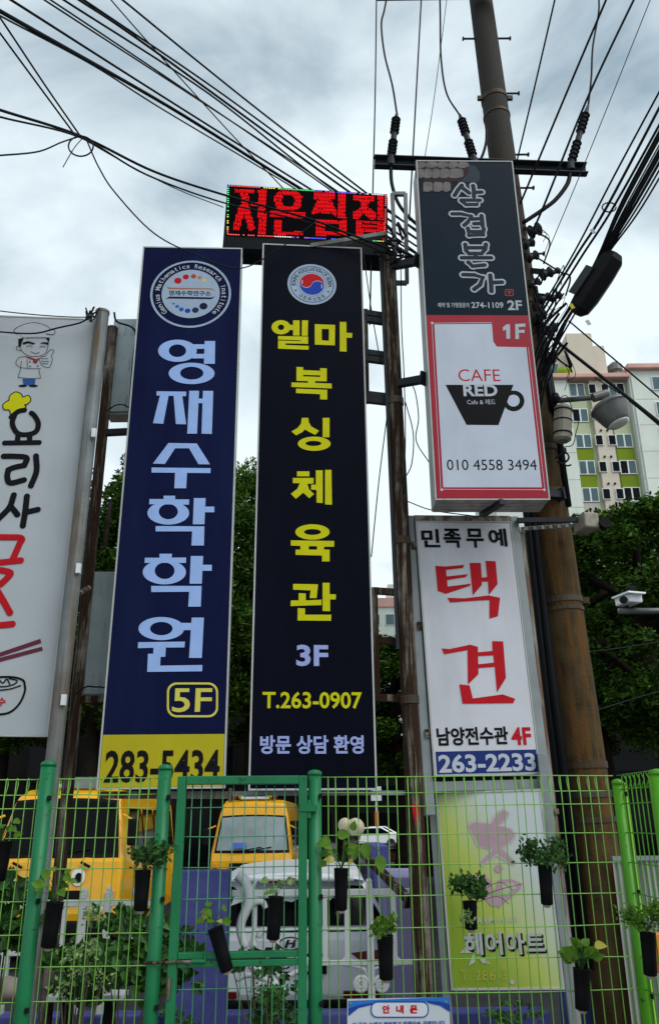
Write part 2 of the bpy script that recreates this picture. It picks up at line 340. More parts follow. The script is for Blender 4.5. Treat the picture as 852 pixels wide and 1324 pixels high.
class Sign:
    """a flat board; local x runs right, y up, z out of the face. Photograph measurements are taken onto its plane."""
    def __init__(s, name, label, x, Y, z, yaw, roll, w, h, tilt, depth=.2, cat='sign', group=None):
        yaw, roll, tilt = R(yaw), R(roll), R(tilt)
        u = Vector((math.cos(yaw), math.sin(yaw), 0)); v = Vector((0, 0, 1)); n = u.cross(v)
        v = v * math.cos(tilt) + n * math.sin(tilt)
        s.u = u * math.cos(roll) + v * math.sin(roll); s.v = -u * math.sin(roll) + v * math.cos(roll)
        s.n = s.u.cross(s.v); s.w, s.h, s.d = w, h, depth
        s.o = Vector((x, Y, z)) - s.v * (h / 2)
        M = Matrix((s.u, s.v, s.n)).transposed().to_4x4(); M.translation = s.o
        s.M = M
        s.root = bpy.data.objects.new(name, None); col.objects.link(s.root); s.root.empty_display_size = .1
        s.root.matrix_world = M; ORIG[s.root] = Vector((0, 0, 0))
        tag(s.root, label, cat, group); s.K = (0, 0, 1); s.layer = .0075
    def crop(s, x0, y0, sc): s.K = (x0, y0, sc); return s
    def uv(s, p):
        d = ray(s.K[0] + p[0] / s.K[2], s.K[1] + p[1] / s.K[2])
        P = CAM + d * ((s.o - CAM).dot(s.n) / d.dot(s.n)) - s.o
        return (P.dot(s.u), P.dot(s.v))
    def world(s, x, y, z): return s.M @ Vector((x, y, z))
    def shape(s, name, m, polys, lay=None, parent=None, step=.0004):
        mb = MB(); w = lay if lay is not None else s.layer
        for i, lp in enumerate(polys):
            lp = lp if isinstance(lp[0][0], (tuple, list)) else [lp]
            mb.flatpoly([[s.uv(p) for p in l] for l in lp], w + i * step)
        mb.keep = True
        return mb.build(name, m, parent or s.root)
    def strokes(s, name, m, lines, r, lay=None, parent=None, n=10):
        mb = MB(); w = lay if lay is not None else s.layer
        for i, ln in enumerate(lines):
            pts = [s.uv(p) for p in ln]; a = s.uv((0, 0)); b = s.uv((r, 0)); rr = math.hypot(b[0] - a[0], b[1] - a[1])
            p3 = [Vector((p[0], p[1], w)) for p in pts]
            mb.tube(p3, rr, n, flat=.0012 + .0001 * (i % 5))
            for q in (p3[0], p3[-1]) if len(p3) == 2 else p3:
                mb.lathe([(rr * .6, .0011), (rr, 0)], 14, None, q + Vector((0, 0, .00005 * (i % 7))))
        return mb.build(name, m, parent or s.root)
    def text(s, body, m, x0, y0, x1, y1, bold=.02, name='lettering', lay=None, parent=None, spacing=1, sub=0):
        vs, fs, _ = textmesh(body, bold, spacing)
        ym, xm = (y0 + y1) / 2, (x0 + x1) / 2
        a, b = s.uv((x0, ym)), s.uv((x1, ym)); t, bt = s.uv((xm, y0)), s.uv((xm, y1))
        cx, cy = (a[0] + b[0]) / 2, (t[1] + bt[1]) / 2; W_, H_ = b[0] - a[0], t[1] - bt[1]
        mb = MB(); w = lay if lay is not None else s.layer
        mb.add([(cx + (v[0] - .5) * W_, cy + (v[1] - .5) * H_, w) for v in vs], fs); mb.keep = True
        return mb.build(name, m, parent or s.root)
    def arctext(s, body, m, cx, cy, rad, hgt, a0, a1, inward=False, bold=.01, lay=None, parent=None):
        """letters round a roundel given in board coordinates"""
        mb = MB(); w = lay if lay is not None else s.layer; k = len(body)
        for i, ch in enumerate(body):
            if ch == ' ': continue
            vs, fs, asp = textmesh(ch, bold)
            a = R(a0 + (a1 - a0) * i / (k - 1)); wd_ = hgt * min(asp, 1.1) * .85
            hh = hgt * (.72 if ch in 'acemnorsu' else 1)
            for_up = Vector((math.cos(a), math.sin(a))) * (-1 if inward else 1); rt = Vector((for_up.y, -for_up.x))
            ce = Vector((cx + rad * math.cos(a), cy + rad * math.sin(a))) - for_up * (hgt / 2)
            mb.add([(*(ce + rt * ((v[0] - .5) * wd_) + for_up * (v[1] * hh)), w) for v in vs], fs)
        mb.keep = True
        o = mb.build('ring_lettering', m, parent or s.root); o['kind'] = 'stuff'; return o
    def case(s, m, face, trim=None, tw=.012):
        """sheet-metal box with a face sheet and thin edge trims"""
        MB().box((0, s.h / 2, -s.d / 2), (s.w, s.h, s.d)).build('case', m, s.root, bevel=.006)
        fo = MB().box((0, s.h / 2, .0015), (s.w - .012, s.h - .012, .005)).build('face_sheet', face, s.root)
        if trim:
            for sx in (-1, 1): MB().box((sx * (s.w / 2 + .001), s.h / 2, .0015), (tw, s.h + tw, .014)).build('edge_trim', trim, s.root)
            for yy in (0, s.h): MB().box((0, yy, .0015), (s.w - tw, tw, .0135)).build('edge_trim', trim, s.root)
        return fo
rnd = random.Random(7)

# ================================================================== SETTING
structure(MB().add([(-400, -60, 0), (400, -60, 0), (400, 700, 0), (-400, 700, 0)], [(0, 1, 2, 3)]).build('ground', M_asph))
structure(MB().box((0, -1.0, .2), (30, 12.2, .4)).build('pavement', M_pave, bevel=.02))
structure(MB().box((0, 5.2, .22), (30, .2, .44)).build('retaining_kerb', M_conc, bevel=.015))
structure(MB().add([(-60, 42, .004), (60, 42, .004), (60, 90, .004), (-60, 90, .004)], [(0, 1, 2, 3)]).build('road', mat('road_asphalt', (.06, .06, .062), .9, var=.2, scale=2, bump=.4)))

# ---- apartment block on the right, seen above the trees
AY = 71.0
def ap(cx, cy): return at(680 + cx / 4.413, 400 + cy / 4.413, AY)
def apz(cy): return ap(400, cy).z
rowz = [apz(v) for v in (448, 595, 742, 893, 1048)]
fl = (rowz[0] - rowz[4]) / 4
rows = [rowz[0] - i * fl for i in range(13)]
AX = lambda cx: ap(cx, 893).x
roofz = apz(398)
base = Vector((AX(470), AY, 0))
apt = thing('apartment_block', 'tall white and beige apartment block with green panels and salmon parapet', 'building', base)
xl, x1, x2, x3, x4, xr = AX(170), AX(298), AX(418), AX(534), AX(655), AX(1150)
MB().box(((x1 + x4) / 2, AY + 5.6, roofz / 2), (x4 - x1, 10, roofz)).build('wall', M_aptp, apt)
MB().box(((xl + x1) / 2 - 3, AY + 5.2, roofz / 2), (x1 - xl + 6, 10.4, roofz)).build('wall', M_apt, apt)
MB().box(((x4 + xr) / 2, AY + 5.1, roofz / 2 + .4), (xr - x4, 10.6, roofz + .8)).build('wall', M_apt, apt)
MB().box(((x2 + x3) / 2, AY + 5.3, roofz / 2), (x3 - x2 - .3, 10.2, roofz)).build('wall', M_aptb, apt)
def aptwin(xa, xb, z, hh, y=AY + .45):
    w = MB().box(((xa + xb) / 2, y, z), (xb - xa, .16, hh)).build('window', M_wframe, apt)
    k = (xb - xa) / 2
    for i in range(2):
        MB().box((xa + k * (i + .5), y - .075, z), (k - .16, .05, hh - .18)).build('pane', rnd.choice([M_pane, M_pane, M_glass]), w)
panm = [M_aptp, M_aptp, M_aptg, M_aptg, M_aptgr, M_aptgr, M_aptp, M_aptp]
for i, z in enumerate(rows[:8]):
    for xa, xb in ((x1 + .15, x2 - .3), (x3 + .15, x4 - .3)):
        aptwin(xa, xb, z, 1.45)
        MB().box(((xa + xb) / 2, AY + .52, z - fl / 2), (xb - xa + .1, .12, fl - 1.55)).build('spandrel_panel', panm[i], apt)
    m = (x2 + x3) / 2
    for sx in (-.62, .62):
        w = MB().box((m + sx, AY + .14, z - .05), (.75, .12, 1.1)).build('small_window', M_wframe, apt)
        MB().box((m + sx, AY + .07, z - .05), (.6, .05, .95)).build('pane', M_glass, w)
        v = MB().lathe([(.11, 0), (.11, .1)], 8, Matrix.Rotation(R(90), 3, 'X'), (m + sx * .5, AY + .18, z + 1.0)); v.build('vent', M_trim, apt)
    aptwin(x4 + 2.2, x4 + 4.6, z + .3, 1.5, AY - .24)
    MB().box(((x4 + xr) / 2, AY - .205, z - fl / 2), (xr - x4 - .02, .02, .05)).build('joint_line', M_aptgr, apt)
    MB().box(((xl + x1) / 2 - 3, AY - .005, z - fl / 2), (x1 - xl + 5.98, .02, .05)).build('joint_line', M_aptgr, apt)
MB().tube([(x4 + .25, AY - .3, 0), (x4 + .25, AY - .3, roofz)], .09, 8).build('downpipe', M_apt, apt)
MB().box(((xl + x4) / 2 - 3, AY + 5, roofz + .2), (x4 - xl + 6.2, 11.0, .5)).build('parapet', M_salmon, apt, bevel=.1)
MB().box(((x4 + xr) / 2, AY + 5, roofz + 1.05), (xr - x4 + .3, 11.6, .55)).build('parapet', M_salmon, apt, bevel=.1)
tz = apz(105)
tw = MB().box((ap(340, 300).x, AY + 4, (roofz + tz) / 2), (ap(408, 300).x - ap(262, 300).x, 6, tz - roofz)).build('stair_tower', M_aptb, apt)
MB().box((ap(200, 300).x, AY + 4.6, (roofz + apz(200)) / 2), (ap(268, 300).x - ap(128, 300).x, 5, apz(200) - roofz)).build('lift_house', M_aptb, tw)
dm = MB().box((ap(170, 290).x, AY + 2.05, apz(285)), (1.1, .1, 1.7), Matrix.Rotation(R(18), 3, 'Y')).build('tower_window', M_pane, tw)
MB().box((ap(395, 200).x + .7, AY + 4, (roofz + apz(170)) / 2), (1.2, 5.5, apz(170) - roofz)).build('tower_step', M_aptb, tw)
MB().lathe([(.9, 0), (.95, .5), (.5, 1.1), (.1, 1.25)], 14, None, (ap(240, 375).x, AY + 1.4, roofz + .9)).build('roof_vent', M_aptg, apt)
MB().lathe([(.5, 0), (.5, .3), (.75, .5), (.75, 1.1), (.3, 1.5)], 12, None, (ap(552, 345).x, AY + 2, roofz + 1.5)).build('roof_cowl', M_lampmetal, apt)

# ---- second, more distant block glimpsed between the black sign and its post
B2 = thing('distant_apartment_block', 'small far apartment block with pink roof edge glimpsed beside the black sign post', 'building', at(497, 800, 88) * Vector((1, 1, 0)))
bx0, bx1, bz = at(478, 800, 88).x, at(520, 800, 88).x, at(495, 785, 88).z
MB().box(((bx0 + bx1) / 2, 92, bz / 2), (bx1 - bx0 + 6, 8, bz)).build('wall', M_apt, B2)
MB().box(((bx0 + bx1) / 2, 92, bz + .5), (bx1 - bx0 + 6.4, 8.4, 1.0)).build('parapet', M_salmon, B2)
MB().box(((bx0 + bx1) / 2 + 1.2, 91, bz + 1.8), (1.6, 3, 2.4)).build('roof_hut', M_apt, B2)
for i in range(4):
    for j in range(3):
        w = MB().box((bx0 + .6 + j * 1.6, 87.98, bz - 1.4 - i * 2.8), (1.1, .12, 1.3)).build('window', M_wframe, B2)
        MB().box((bx0 + .6 + j * 1.6, 87.9, bz - 1.4 - i * 2.8), (.9, .06, 1.1)).build('pane', M_pane, w)

# ---- dark blocks under the trees, added to block horizon light
def added_block(name, label, xa, xb, Y, h, n):
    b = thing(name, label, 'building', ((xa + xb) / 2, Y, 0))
    MB().box(((xa + xb) / 2, Y + 4, h / 2), (xb - xa, 8, h)).build('wall', M_nearblack, b)
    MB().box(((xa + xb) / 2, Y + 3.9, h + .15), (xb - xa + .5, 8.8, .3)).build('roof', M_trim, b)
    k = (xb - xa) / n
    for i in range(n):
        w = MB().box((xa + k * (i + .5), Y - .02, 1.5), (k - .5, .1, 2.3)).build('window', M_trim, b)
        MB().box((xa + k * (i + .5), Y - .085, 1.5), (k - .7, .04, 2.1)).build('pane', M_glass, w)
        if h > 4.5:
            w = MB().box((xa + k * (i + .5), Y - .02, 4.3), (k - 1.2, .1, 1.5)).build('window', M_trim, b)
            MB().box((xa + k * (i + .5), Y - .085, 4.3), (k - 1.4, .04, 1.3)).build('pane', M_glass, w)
added_block('added_dark_block', 'dark block added behind the yellow minibuses to block horizon light', -30, at(425, 1060, 36).x, 36, 8.4, 9)
added_block('added_dark_block', 'dark block added behind the utility pole to block horizon light', at(548, 1060, 33).x, 26, 33, 8.2, 7)

added_block('added_dark_block', 'dark block added far across the street to darken the gap behind the small white car', -18, 26, 81, 8.6, 12)  # added to fill the bright street gap with a dark mass
# ---- trees
def crown_mesh(seed, rx, rz, n, leaf):
    r = random.Random(seed); mb = MB(); mb.keep = True
    cl = []
    for i in range(72):
        a = r.uniform(0, 2 * PI); t = r.random() ** .6; zc = r.uniform(-.95, 1.0)
        q = math.sqrt(max(0, 1 - zc * zc)) * (.55 + .45 * t)
        wob = 1 + .22 * math.sin(a * 3 + seed) + r.uniform(-.12, .12)
        cl.append((Vector((math.cos(a) * q * rx * wob, math.sin(a) * q * rx * wob, zc * rz * (.9 + .2 * r.random()))), r.uniform(.32, .8)))
    vs = []; fs = []
    for i in range(n):
        ce, rad = r.choice(cl)
        d = Vector((r.gauss(0, 1), r.gauss(0, 1), r.gauss(0, .75)))
        d = d.normalized() * rad * (r.random() ** .42)
        p = ce + d
        nrm = (Vector((r.gauss(0, .7), r.gauss(0, .7), r.gauss(.7, .6)))).normalized()
        x = nrm.orthogonal().normalized(); x = Matrix.Rotation(r.uniform(0, 6.28), 3, nrm) @ x; y = nrm.cross(x)
        s = leaf * r.uniform(.6, 1.35)
        o = len(vs)
        vs += [p - x * s, p + y * s * .45 - nrm * s * .12, p + x * s, p - y * s * .45 - nrm * s * .12]
        fs += [(o, o + 1, o + 2), (o, o + 2, o + 3)]
    mb.v = vs; mb.f = fs
    return mb
_crown = {}
def tree(label, px, Y, top, rx, kind, rz=None):
    p = at(px, 900, Y); ht = top
    rz = rz or (ht - max(3.3, .36 * ht)) / 2
    t = thing('tree', label, 'tree', (p.x, Y, 0), 'trees behind the sign boards')
    zc = ht - rz
    tr = MB()
    tr.tube(smoothline([(p.x, Y, 0), (p.x + .1, Y, zc * .5), (p.x - .1, Y + .1, zc), (p.x, Y, zc + rz * .7)], 4), [.26 - .2 * i / 12 for i in range(13)], 8)
    for i in range(7):
        a = i * 2.4 + px; z0 = zc - rz * .7 + i * rz * .16
        tr.tube([(p.x, Y, z0), (p.x + math.cos(a) * rx * .4, Y + math.sin(a) * rx * .4, z0 + rz * .3), (p.x + math.cos(a) * rx * .8, Y + math.sin(a) * rx * .8, z0 + rz * .45)], [.1, .06, .025], 6)
    tr.build('trunk', M_bark, t, smooth=True)
    k = kind % 3
    if k not in _crown:
        o = crown_mesh(11 + k * 5, 1.0 * 3.2, 1.0 * 3.4, 50000, .085).build('crown', M_tree if k != 1 else M_tree2)
        _crown[k] = o.data; o.parent = t
    else:
        o = bpy.data.objects.new('crown', _crown[k]); col.objects.link(o); o.parent = t
    o.location = (0, 0, zc); o.scale = (rx / 3.6, rx / 3.6, rz / 3.7); o.rotation_euler.z = kind * 1.3
tree('leafy tree between the noodle sign and the navy sign', 120, 23, 12.2, 4.4, 0)
tree('leafy tree rising behind the navy sign, left of the gap', 222, 26, 13.0, 4.6, 1)
tree('leafy tree filling the gap between the navy and black signs', 322, 28.5, 14.4, 3.1, 2)
tree('dark tree behind the tall black sign', 440, 30, 8.4, 4.4, 4)
tree('low tree beside the distant pink-roofed block', 512, 27, 7.5, 3.6, 3)
tree('tree behind the white sign with red letters', 640, 26, 10.2, 4.0, 5)
tree('dense green tree just right of the utility pole', 765, 17.5, 8.0, 3.0, 6)
tree('dense green tree at the right edge below the apartments', 852, 15, 7.6, 2.9, 7)
tree('dark tree behind the security camera at the right edge', 905, 20, 9.6, 3.6, 8)
tree('tree at the left edge behind the noodle sign', 10, 26, 11.5, 4.6, 9)

# ================================================================== SIGN BOARDS
WHT = ink('white', (.5, .53, .6)); PERI = ink('periwinkle', (.34, .5, .88)); YEL = ink('yellow', (.6, .58, .008))
YL2 = ink('pale_yellow', (.68, .6, .1)); BLK = ink('black', (.008, .008, .01)); RED = ink('red', (.5, .012, .02)); SKYB = ink('silver_blue', (.36, .45, .58))
BLU = ink('blue', (.02, .06, .4)); LGREY = ink('light_grey', (.42, .47, .5)); VIO = ink('pale_violet', (.34, .4, .75))

# ---- navy academy sign
s = Sign('navy_sign', 'tall navy blue sign with large pale letters and yellow phone panel', -1.191, 6.0, 4.506, 2.54, .15, .869, 4.583, -.53, .16)
s.case(M_case, M_navy, M_case)
s.crop(120, 660, 2.242)
pa, pb = s.uv((27, 650)), s.uv((386, 647))
pn = MB().box((0, (pa[1] + .006) / 2, .0055), (s.w - .016, pa[1] - .01, .003)).build('yellow_panel', M_yellow, s.root)
s.crop(190, 430, 6.017)
A = s.shape
A('letter', PERI, [[ell(240, 145, 150, 86), ell(240, 145, 67, 49)], rect(350, 95, 455, 130), rect(355, 170, 455, 205), [(452, 70), (533, 70), (530, 247), (445, 247)], [ell(350, 322, 178, 83), ell(351, 320, 90, 50)]])
A('letter', PERI, [[(78, 460), (308, 463), (307, 498), (78, 493)], [(105, 490), (172, 490), (130, 713), (50, 708)], [(210, 494), (277, 494), (308, 717), (228, 715)], [(332, 457), (408, 457), (392, 790), (316, 790)], [(438, 458), (518, 458), (507, 793), (427, 790)], [(403, 518), (442, 518), (440, 553), (400, 553)]])
A('letter', PERI, [[(170, 862), (390, 866), (493, 1028), (403, 1027), (330, 903), (222, 903), (142, 1025), (50, 1022)], [(40, 1053), (498, 1058), (496, 1096), (39, 1092)], [(222, 1090), (315, 1090), (307, 1214), (216, 1214)]])
s.crop(160, 630, 5.093)
A('letter', PERI, [[(265, 58), (341, 58), (341, 82), (433, 82), (432, 117), (170, 114), (172, 80), (265, 80)], [ell(296, 172, 137, 76), ell(296, 163, 63, 50)], [(464, 74), (541, 74), (533, 246), (457, 246)], rect(535, 130, 598, 167), [(213, 258), (533, 260), (530, 386), (448, 386), (453, 293), (213, 293)]])
A('letter', PERI, [[(238, 440), (320, 440), (318, 465), (413, 465), (412, 500), (140, 500), (142, 466), (238, 466)], [ell(270, 561, 142, 80), ell(272, 552, 65, 54)], [(444, 455), (525, 455), (516, 637), (436, 637)], rect(518, 513, 582, 552), [(184, 652), (515, 652), (509, 788), (427, 788), (433, 690), (184, 692)]])
A('letter', PERI, [[ell(250, 932, 150, 76), ell(250, 932, 74, 44)], rect(380, 895, 452, 942), [(450, 860), (530, 860), (516, 1125), (432, 1125)], [(98, 1022), (406, 1018), (402, 1056), (280, 1057), (276, 1118), (246, 1118), (242, 1176), (520, 1172), (518, 1213), (157, 1217), (163, 1098), (197, 1098), (199, 1058), (96, 1061)]])
s.crop(120, 660, 2.242)
A('floor_badge', YL2, [[rrect(216, 499, 364, 600, 28), rrect(222, 505, 358, 594, 23)]])
s.text('5F', YL2, 232, 516, 346, 585, .012)
s.crop(0, 680, 2.58)
s.text('283-5434', BLK, 352, 748, 734, 856, .022, lay=.0095)
# roundel
s.crop(180, 320, 6.086)
cx, cy = s.uv((408, 367)); rr = (s.uv((725, 367))[0] - s.uv((90, 367))[0]) / 2
def disc(S, name, m, x, y, r0, r1=None, lay=.0075, par=None, n=48):
    mb = MB(); mb.keep = True
    mb.flatpoly([ell(x, y, r0, r0, n)] + ([ell(x, y, r1, r1, n)] if r1 else []), lay); return mb.build(name, m, par or S.root)
em = disc(s, 'roundel', SKYB, cx, cy, rr, rr * .945)
disc(s, 'roundel_centre', SKYB, cx, cy, rr * .72, None, .0077, em)
s.arctext('Genius Mathematics Research Institute', WHT, cx, cy, rr * .83, rr * .125, 222, -42, lay=.0078, parent=em)
for (x, y, q, m) in ((307, 266, 27, RED), (370, 236, 23, RED), (430, 231, 19, ink('brick', (.42, .06, .05))), (477, 241, 15, ink('amber', (.5, .2, .05))), (515, 264, 13, YL2), (272, 446, 10, ink('azure', (.03, .2, .55))), (301, 468, 14, ink('azure2', (.02, .15, .5))), (334, 491, 17, ink('azure3', (.02, .1, .5))), (383, 502, 20, BLU), (444, 497, 24, ink('ink_navy', (.02, .03, .09))), (508, 466, 29, ink('ink_navy2', (.012, .016, .05)))):
    a = s.uv((x, y)); disc(s, 'dot', m, a[0], a[1], q * .0012, None, .0081, em, 16)
s.shape('stripe', ink('copper', (.4, .15, .07)), [[(220, 308), (240, 320), (570, 326), (600, 345), (560, 334), (232, 332)]], .0081, em)
s.shape('stripe', ink('ink_navy3', (.012, .016, .05)), [[(208, 412), (240, 390), (570, 397), (598, 388), (572, 412), (232, 406)]], .0081, em)
s.text('영재수학연구소', BLK, 236, 344, 566, 384, .02, lay=.0081, parent=em)

# ---- black boxing sign
s = Sign('black_sign', 'tall black sign with stacked yellow letters and round emblem', -.131, 6.0, 4.508, 4.63, -.08, .875, 4.624, -1.02, .16)
s.case(M_case, M_black, M_case); A = s.shape
s.crop(330, 400, 5.68)
A('letter', YEL, [[ell(190, 135, 70, 52), ell(190, 135, 23, 20)], rect(248, 118, 282, 155), rect(278, 85, 326, 196), [(343, 85), (388, 85), (385, 198), (341, 198)], [(168, 200), (388, 204), (388, 258), (335, 256), (335, 232), (168, 226)], [(168, 233), (335, 238), (335, 256), (222, 254), (222, 266), (393, 273), (391, 301), (168, 293)]])
A('letter', YEL, [[[(437, 112), (586, 118), (584, 268), (437, 262)], [(488, 147), (541, 148), (540, 235), (488, 230)]], [(620, 96), (668, 97), (670, 314), (620, 312)], [(664, 176), (712, 178), (710, 213), (664, 212)]])
A('letter', YEL, [[[(303, 426), (352, 428), (352, 449), (476, 455), (476, 435), (525, 437), (525, 532), (440, 530), (440, 544), (560, 548), (562, 584), (266, 573), (267, 540), (386, 543), (386, 530), (303, 528)], [(352, 484), (476, 488), (476, 500), (352, 495)]], [(300, 586), (528, 594), (528, 666), (476, 664), (476, 626), (300, 618)]])
A('letter', YEL, [[(342, 800), (390, 800), (393, 830), (410, 862), (468, 895), (440, 925), (390, 900), (366, 885), (345, 905), (300, 928), (266, 900), (310, 875), (335, 845)], rect(495, 800, 545, 942), [ell(433, 990, 120, 52), ell(427, 988, 58, 19)]])
s.crop(330, 590, 5.517)
A('letter', YEL, [rect(298, 110, 386, 145), [(268, 157), (416, 157), (416, 197), (372, 199), (385, 240), (420, 272), (385, 302), (342, 262), (290, 306), (254, 270), (300, 235), (318, 195), (268, 194)], [(432, 103), (481, 103), (481, 336), (437, 333), (437, 243), (398, 240), (398, 205), (432, 205)], [(497, 100), (543, 100), (547, 348), (497, 346)]])
A('letter', YEL, [[ell(408, 542, 122, 55), ell(408, 542, 60, 21)], [[(254, 602), (563, 606), (562, 647), (490, 647), (490, 668), (530, 668), (530, 752), (476, 752), (476, 710), (288, 705), (288, 668), (322, 668), (322, 641), (254, 639)], rect(382, 643, 440, 668)]])
A('letter', YEL, [[(270, 912), (448, 915), (437, 1013), (388, 1013), (395, 958), (270, 953)], [(310, 978), (360, 980), (360, 1030), (473, 1025), (472, 1063), (252, 1070), (254, 1030), (310, 1030)], [(480, 904), (530, 905), (530, 985), (575, 987), (573, 1023), (533, 1023), (533, 1107), (480, 1105)], [(303, 1085), (355, 1087), (355, 1132), (542, 1132), (540, 1175), (302, 1173)]])
s.crop(120, 660, 2.242)
s.text('3F', VIO, 590, 390, 682, 452, .03)
s.text('T.263-0907', YEL, 492, 526, 780, 575, .02)
s.text('방문 상담 환영', VIO, 485, 652, 785, 706, .028)
s.crop(340, 330, 6.554)
cx, cy = s.uv((415, 250)); rr = (s.uv((622, 250))[0] - s.uv((209, 250))[0]) / 2
em = disc(s, 'emblem', SKYB, cx, cy, rr)
disc(s, 'emblem_ring', ink('ring_navy', (.03, .05, .14)), cx, cy, rr * .9, rr * .87, .0079, em)
disc(s, 'emblem_ring', ink('ring_navy', (.03, .05, .14)), cx, cy, rr * .6, rr * .585, .0079, em)
s.arctext('BOXING ASSOCIATION OF KOREA', BLK, cx, cy, rr * .745, rr * .17, 184, -4, lay=.0079, parent=em)
s.arctext('대한복싱협회', BLK, cx, cy, rr * .74, rr * .18, 232, 308, True, .01, .0079, em)
for a in (207, -27): disc(s, 'emblem_dot', BLK, cx + rr * .74 * math.cos(R(a)), cy + rr * .74 * math.sin(R(a)), rr * .04, None, .0079, em, 10)
def comma(sg):
    o = [(1.0, 0)] if False else []
    o += [(math.cos(a), math.sin(a)) for a in (PI * i / 24 for i in range(25))]
    o += [(-.5 + .5 * math.cos(a), .5 * math.sin(a)) for a in (PI + PI * i / 16 for i in range(1, 17))]
    o += [(.5 + .5 * math.cos(a), .5 * math.sin(a)) for a in (PI - PI * i / 16 for i in range(1, 16))]
    t = R(-18); q = rr * .5
    return [(cx + sg * q * (x * math.cos(t) - y * math.sin(t)), cy + sg * (q * (x * math.sin(t) + y * math.cos(t)) + .004)) for x, y in o]
for sg, m in ((1, RED), (-1, BLU)):
    mb = MB(); mb.keep = True; mb.flatpoly([comma(sg)], .0081); mb.build('emblem_comma', m, em)
    mb = MB(); mb.keep = True
    a0 = (150, 215) if sg > 0 else (-30, 35)
    k = [(cx - sg * rr * .24 + rr * .15 * math.cos(R(a)), cy + sg * rr * .1 + rr * .15 * math.sin(R(a))) for a in range(a0[0], a0[1], 8)]
    k2 = [(cx - sg * rr * .24 + rr * .19 * math.cos(R(a)), cy + sg * rr * .1 + rr * .19 * math.sin(R(a))) for a in range(a0[0], a0[1], 8)]
    mb.flatpoly([k + k2[::-1]], .0084); mb.build('emblem_highlight', WHT, em)

# ---- cafe / restaurant double sign
s = Sign('cafe_sign', 'slate and red lightbox sign with coffee cup, in front of the utility pole', 1.22, 5.7, 5.841, 1.12, -.09, .847, 3.228, -.24, .26)
s.case(M_case, M_slate, M_case, .01); A = s.shape; CAFE = s
s.crop(530, 200, 5.325)
ysp = s.uv((400, 1108))[1]
MB().box((0, (ysp + .006) / 2, .0055), (s.w - .014, ysp - .008, .003)).build('red_panel', M_red, s.root)
tiles = ink('tile_grey', (.17, .155, .15), .6, .3); tdark = ink('tile_shadow', (.05, .02, .02)); 
A('tile_print', ink('tile_ground', (.035, .02, .022)), [[(32, 48), (400, 62), (405, 120), (360, 180), (280, 190), (290, 250), (90, 262), (88, 165), (40, 165)]], .0056)
for row, (y0, y1, xs) in enumerate(((50, 92, [(38, 110), (112, 190), (192, 262), (264, 330), (332, 402)]), (98, 162, [(45, 95), (97, 150), (152, 205), (207, 270), (272, 365)]), (190, 256, [(90, 155), (160, 225), (228, 278)]))):
    for xa, xb in xs:
        A('tile_print_piece', tiles, [[(xa, y1), (xa, y0 + 12), (xa + 12, y0), (xb - 12, y0 + 3), (xb, y0 + 14), (xb, y1 - 8), ((xa + xb) / 2, y1 + 4)]], .0062 + .0003 * row)
A('swoosh_print', ink('swoosh', (.035, .05, .065)), [[(400, 70), (450, 85), (480, 130), (480, 170), (460, 200), (440, 195), (300, 190), (360, 180), (405, 120)]], .006)
LN = [[(355, 215), (330, 245), (305, 285)], [(355, 230), (405, 268)], [(432, 218), (438, 255), (438, 295)], [(440, 265), (490, 262)], [(352, 322), (385, 348), (455, 348), (478, 318), (352, 318)],
      [(290, 412), (350, 412), (418, 428), (395, 470), (372, 490)], [(490, 425), (498, 495)], [(425, 448), (485, 445)], [(440, 480), (490, 478)], [(397, 512), (405, 560), (500, 556), (505, 515)], [(420, 535), (495, 535)],
      [(378, 622), (385, 665), (405, 685), (490, 685), (515, 655), (520, 622)], [(405, 645), (505, 645)], [(450, 685), (450, 714)], [(355, 714), (555, 714)], [(400, 745), (430, 772), (510, 764)],
      [(365, 830), (440, 832), (498, 850), (480, 900), (440, 930)], [(550, 835), (556, 890), (558, 945)], [(560, 885), (630, 882)]]
s.strokes('letter_outline', LGREY, LN, 27, .0078)
s.strokes('letter_core', ink('slate_core', (.022, .032, .042)), LN, 15, .0094)
s.text('예약 및 가맹점문의', LGREY, 190, 1022, 405, 1056, .015)
s.text('274-1109', LGREY, 420, 1019, 640, 1060, .02)
s.text('2F', LGREY, 668, 1006, 768, 1074, .03)
A('stamp', ink('stamp_red', (.4, .08, .07)), [[rrect(650, 930, 710, 978, 12), rrect(656, 936, 704, 972, 8)], rect(664, 942, 696, 948), rect(664, 954, 696, 958), rect(676, 942, 684, 968)])
s.crop(460, 400, 2.84)
A('white_panel', mat('cafe_white_sheet', (.44, .48, .56), .42, var=.07, scale=2.5, co2=(.35, .38, .43), lo=.5, hi=.95, stretch=-6, spec=.2), [[(287, 57), (498, 55), (503, 120), (516, 139), (624, 141), (681, 655), (320, 655)]], .0082)
for q in ([(279, 52), (498, 49), (498, 51), (281, 54)], [(279, 52), (312, 663), (310, 663), (277, 52)], [(312, 661), (690, 663), (690, 665), (312, 663)], [(632, 141), (693, 663), (691, 663), (630, 141)]):
    A('border_line', WHT, [q], .0082)
for q in ((279, 52), (314, 664), (690, 664)):
    A('corner_dot', WHT, [ell(*q, 5, 5, 12)], .0084)
A('letter', WHT, [[(537, 69), (552, 57), (564, 57), (565, 110), (551, 110), (550, 75), (540, 82)]], .0085)
A('letter', WHT, [[(583, 56), (620, 54), (621, 66), (596, 67), (596, 78), (617, 77), (618, 88), (597, 88), (597, 111), (584, 111)]], .0085)
s.text('CAFE', RED, 375, 222, 528, 266, -.005, lay=.0088)
A('cup', BLK, [[(328, 279), (577, 279), (522, 427), (405, 426)], [ell(578, 338, 39, 38), ell(577, 337, 23, 22)]], .0086)
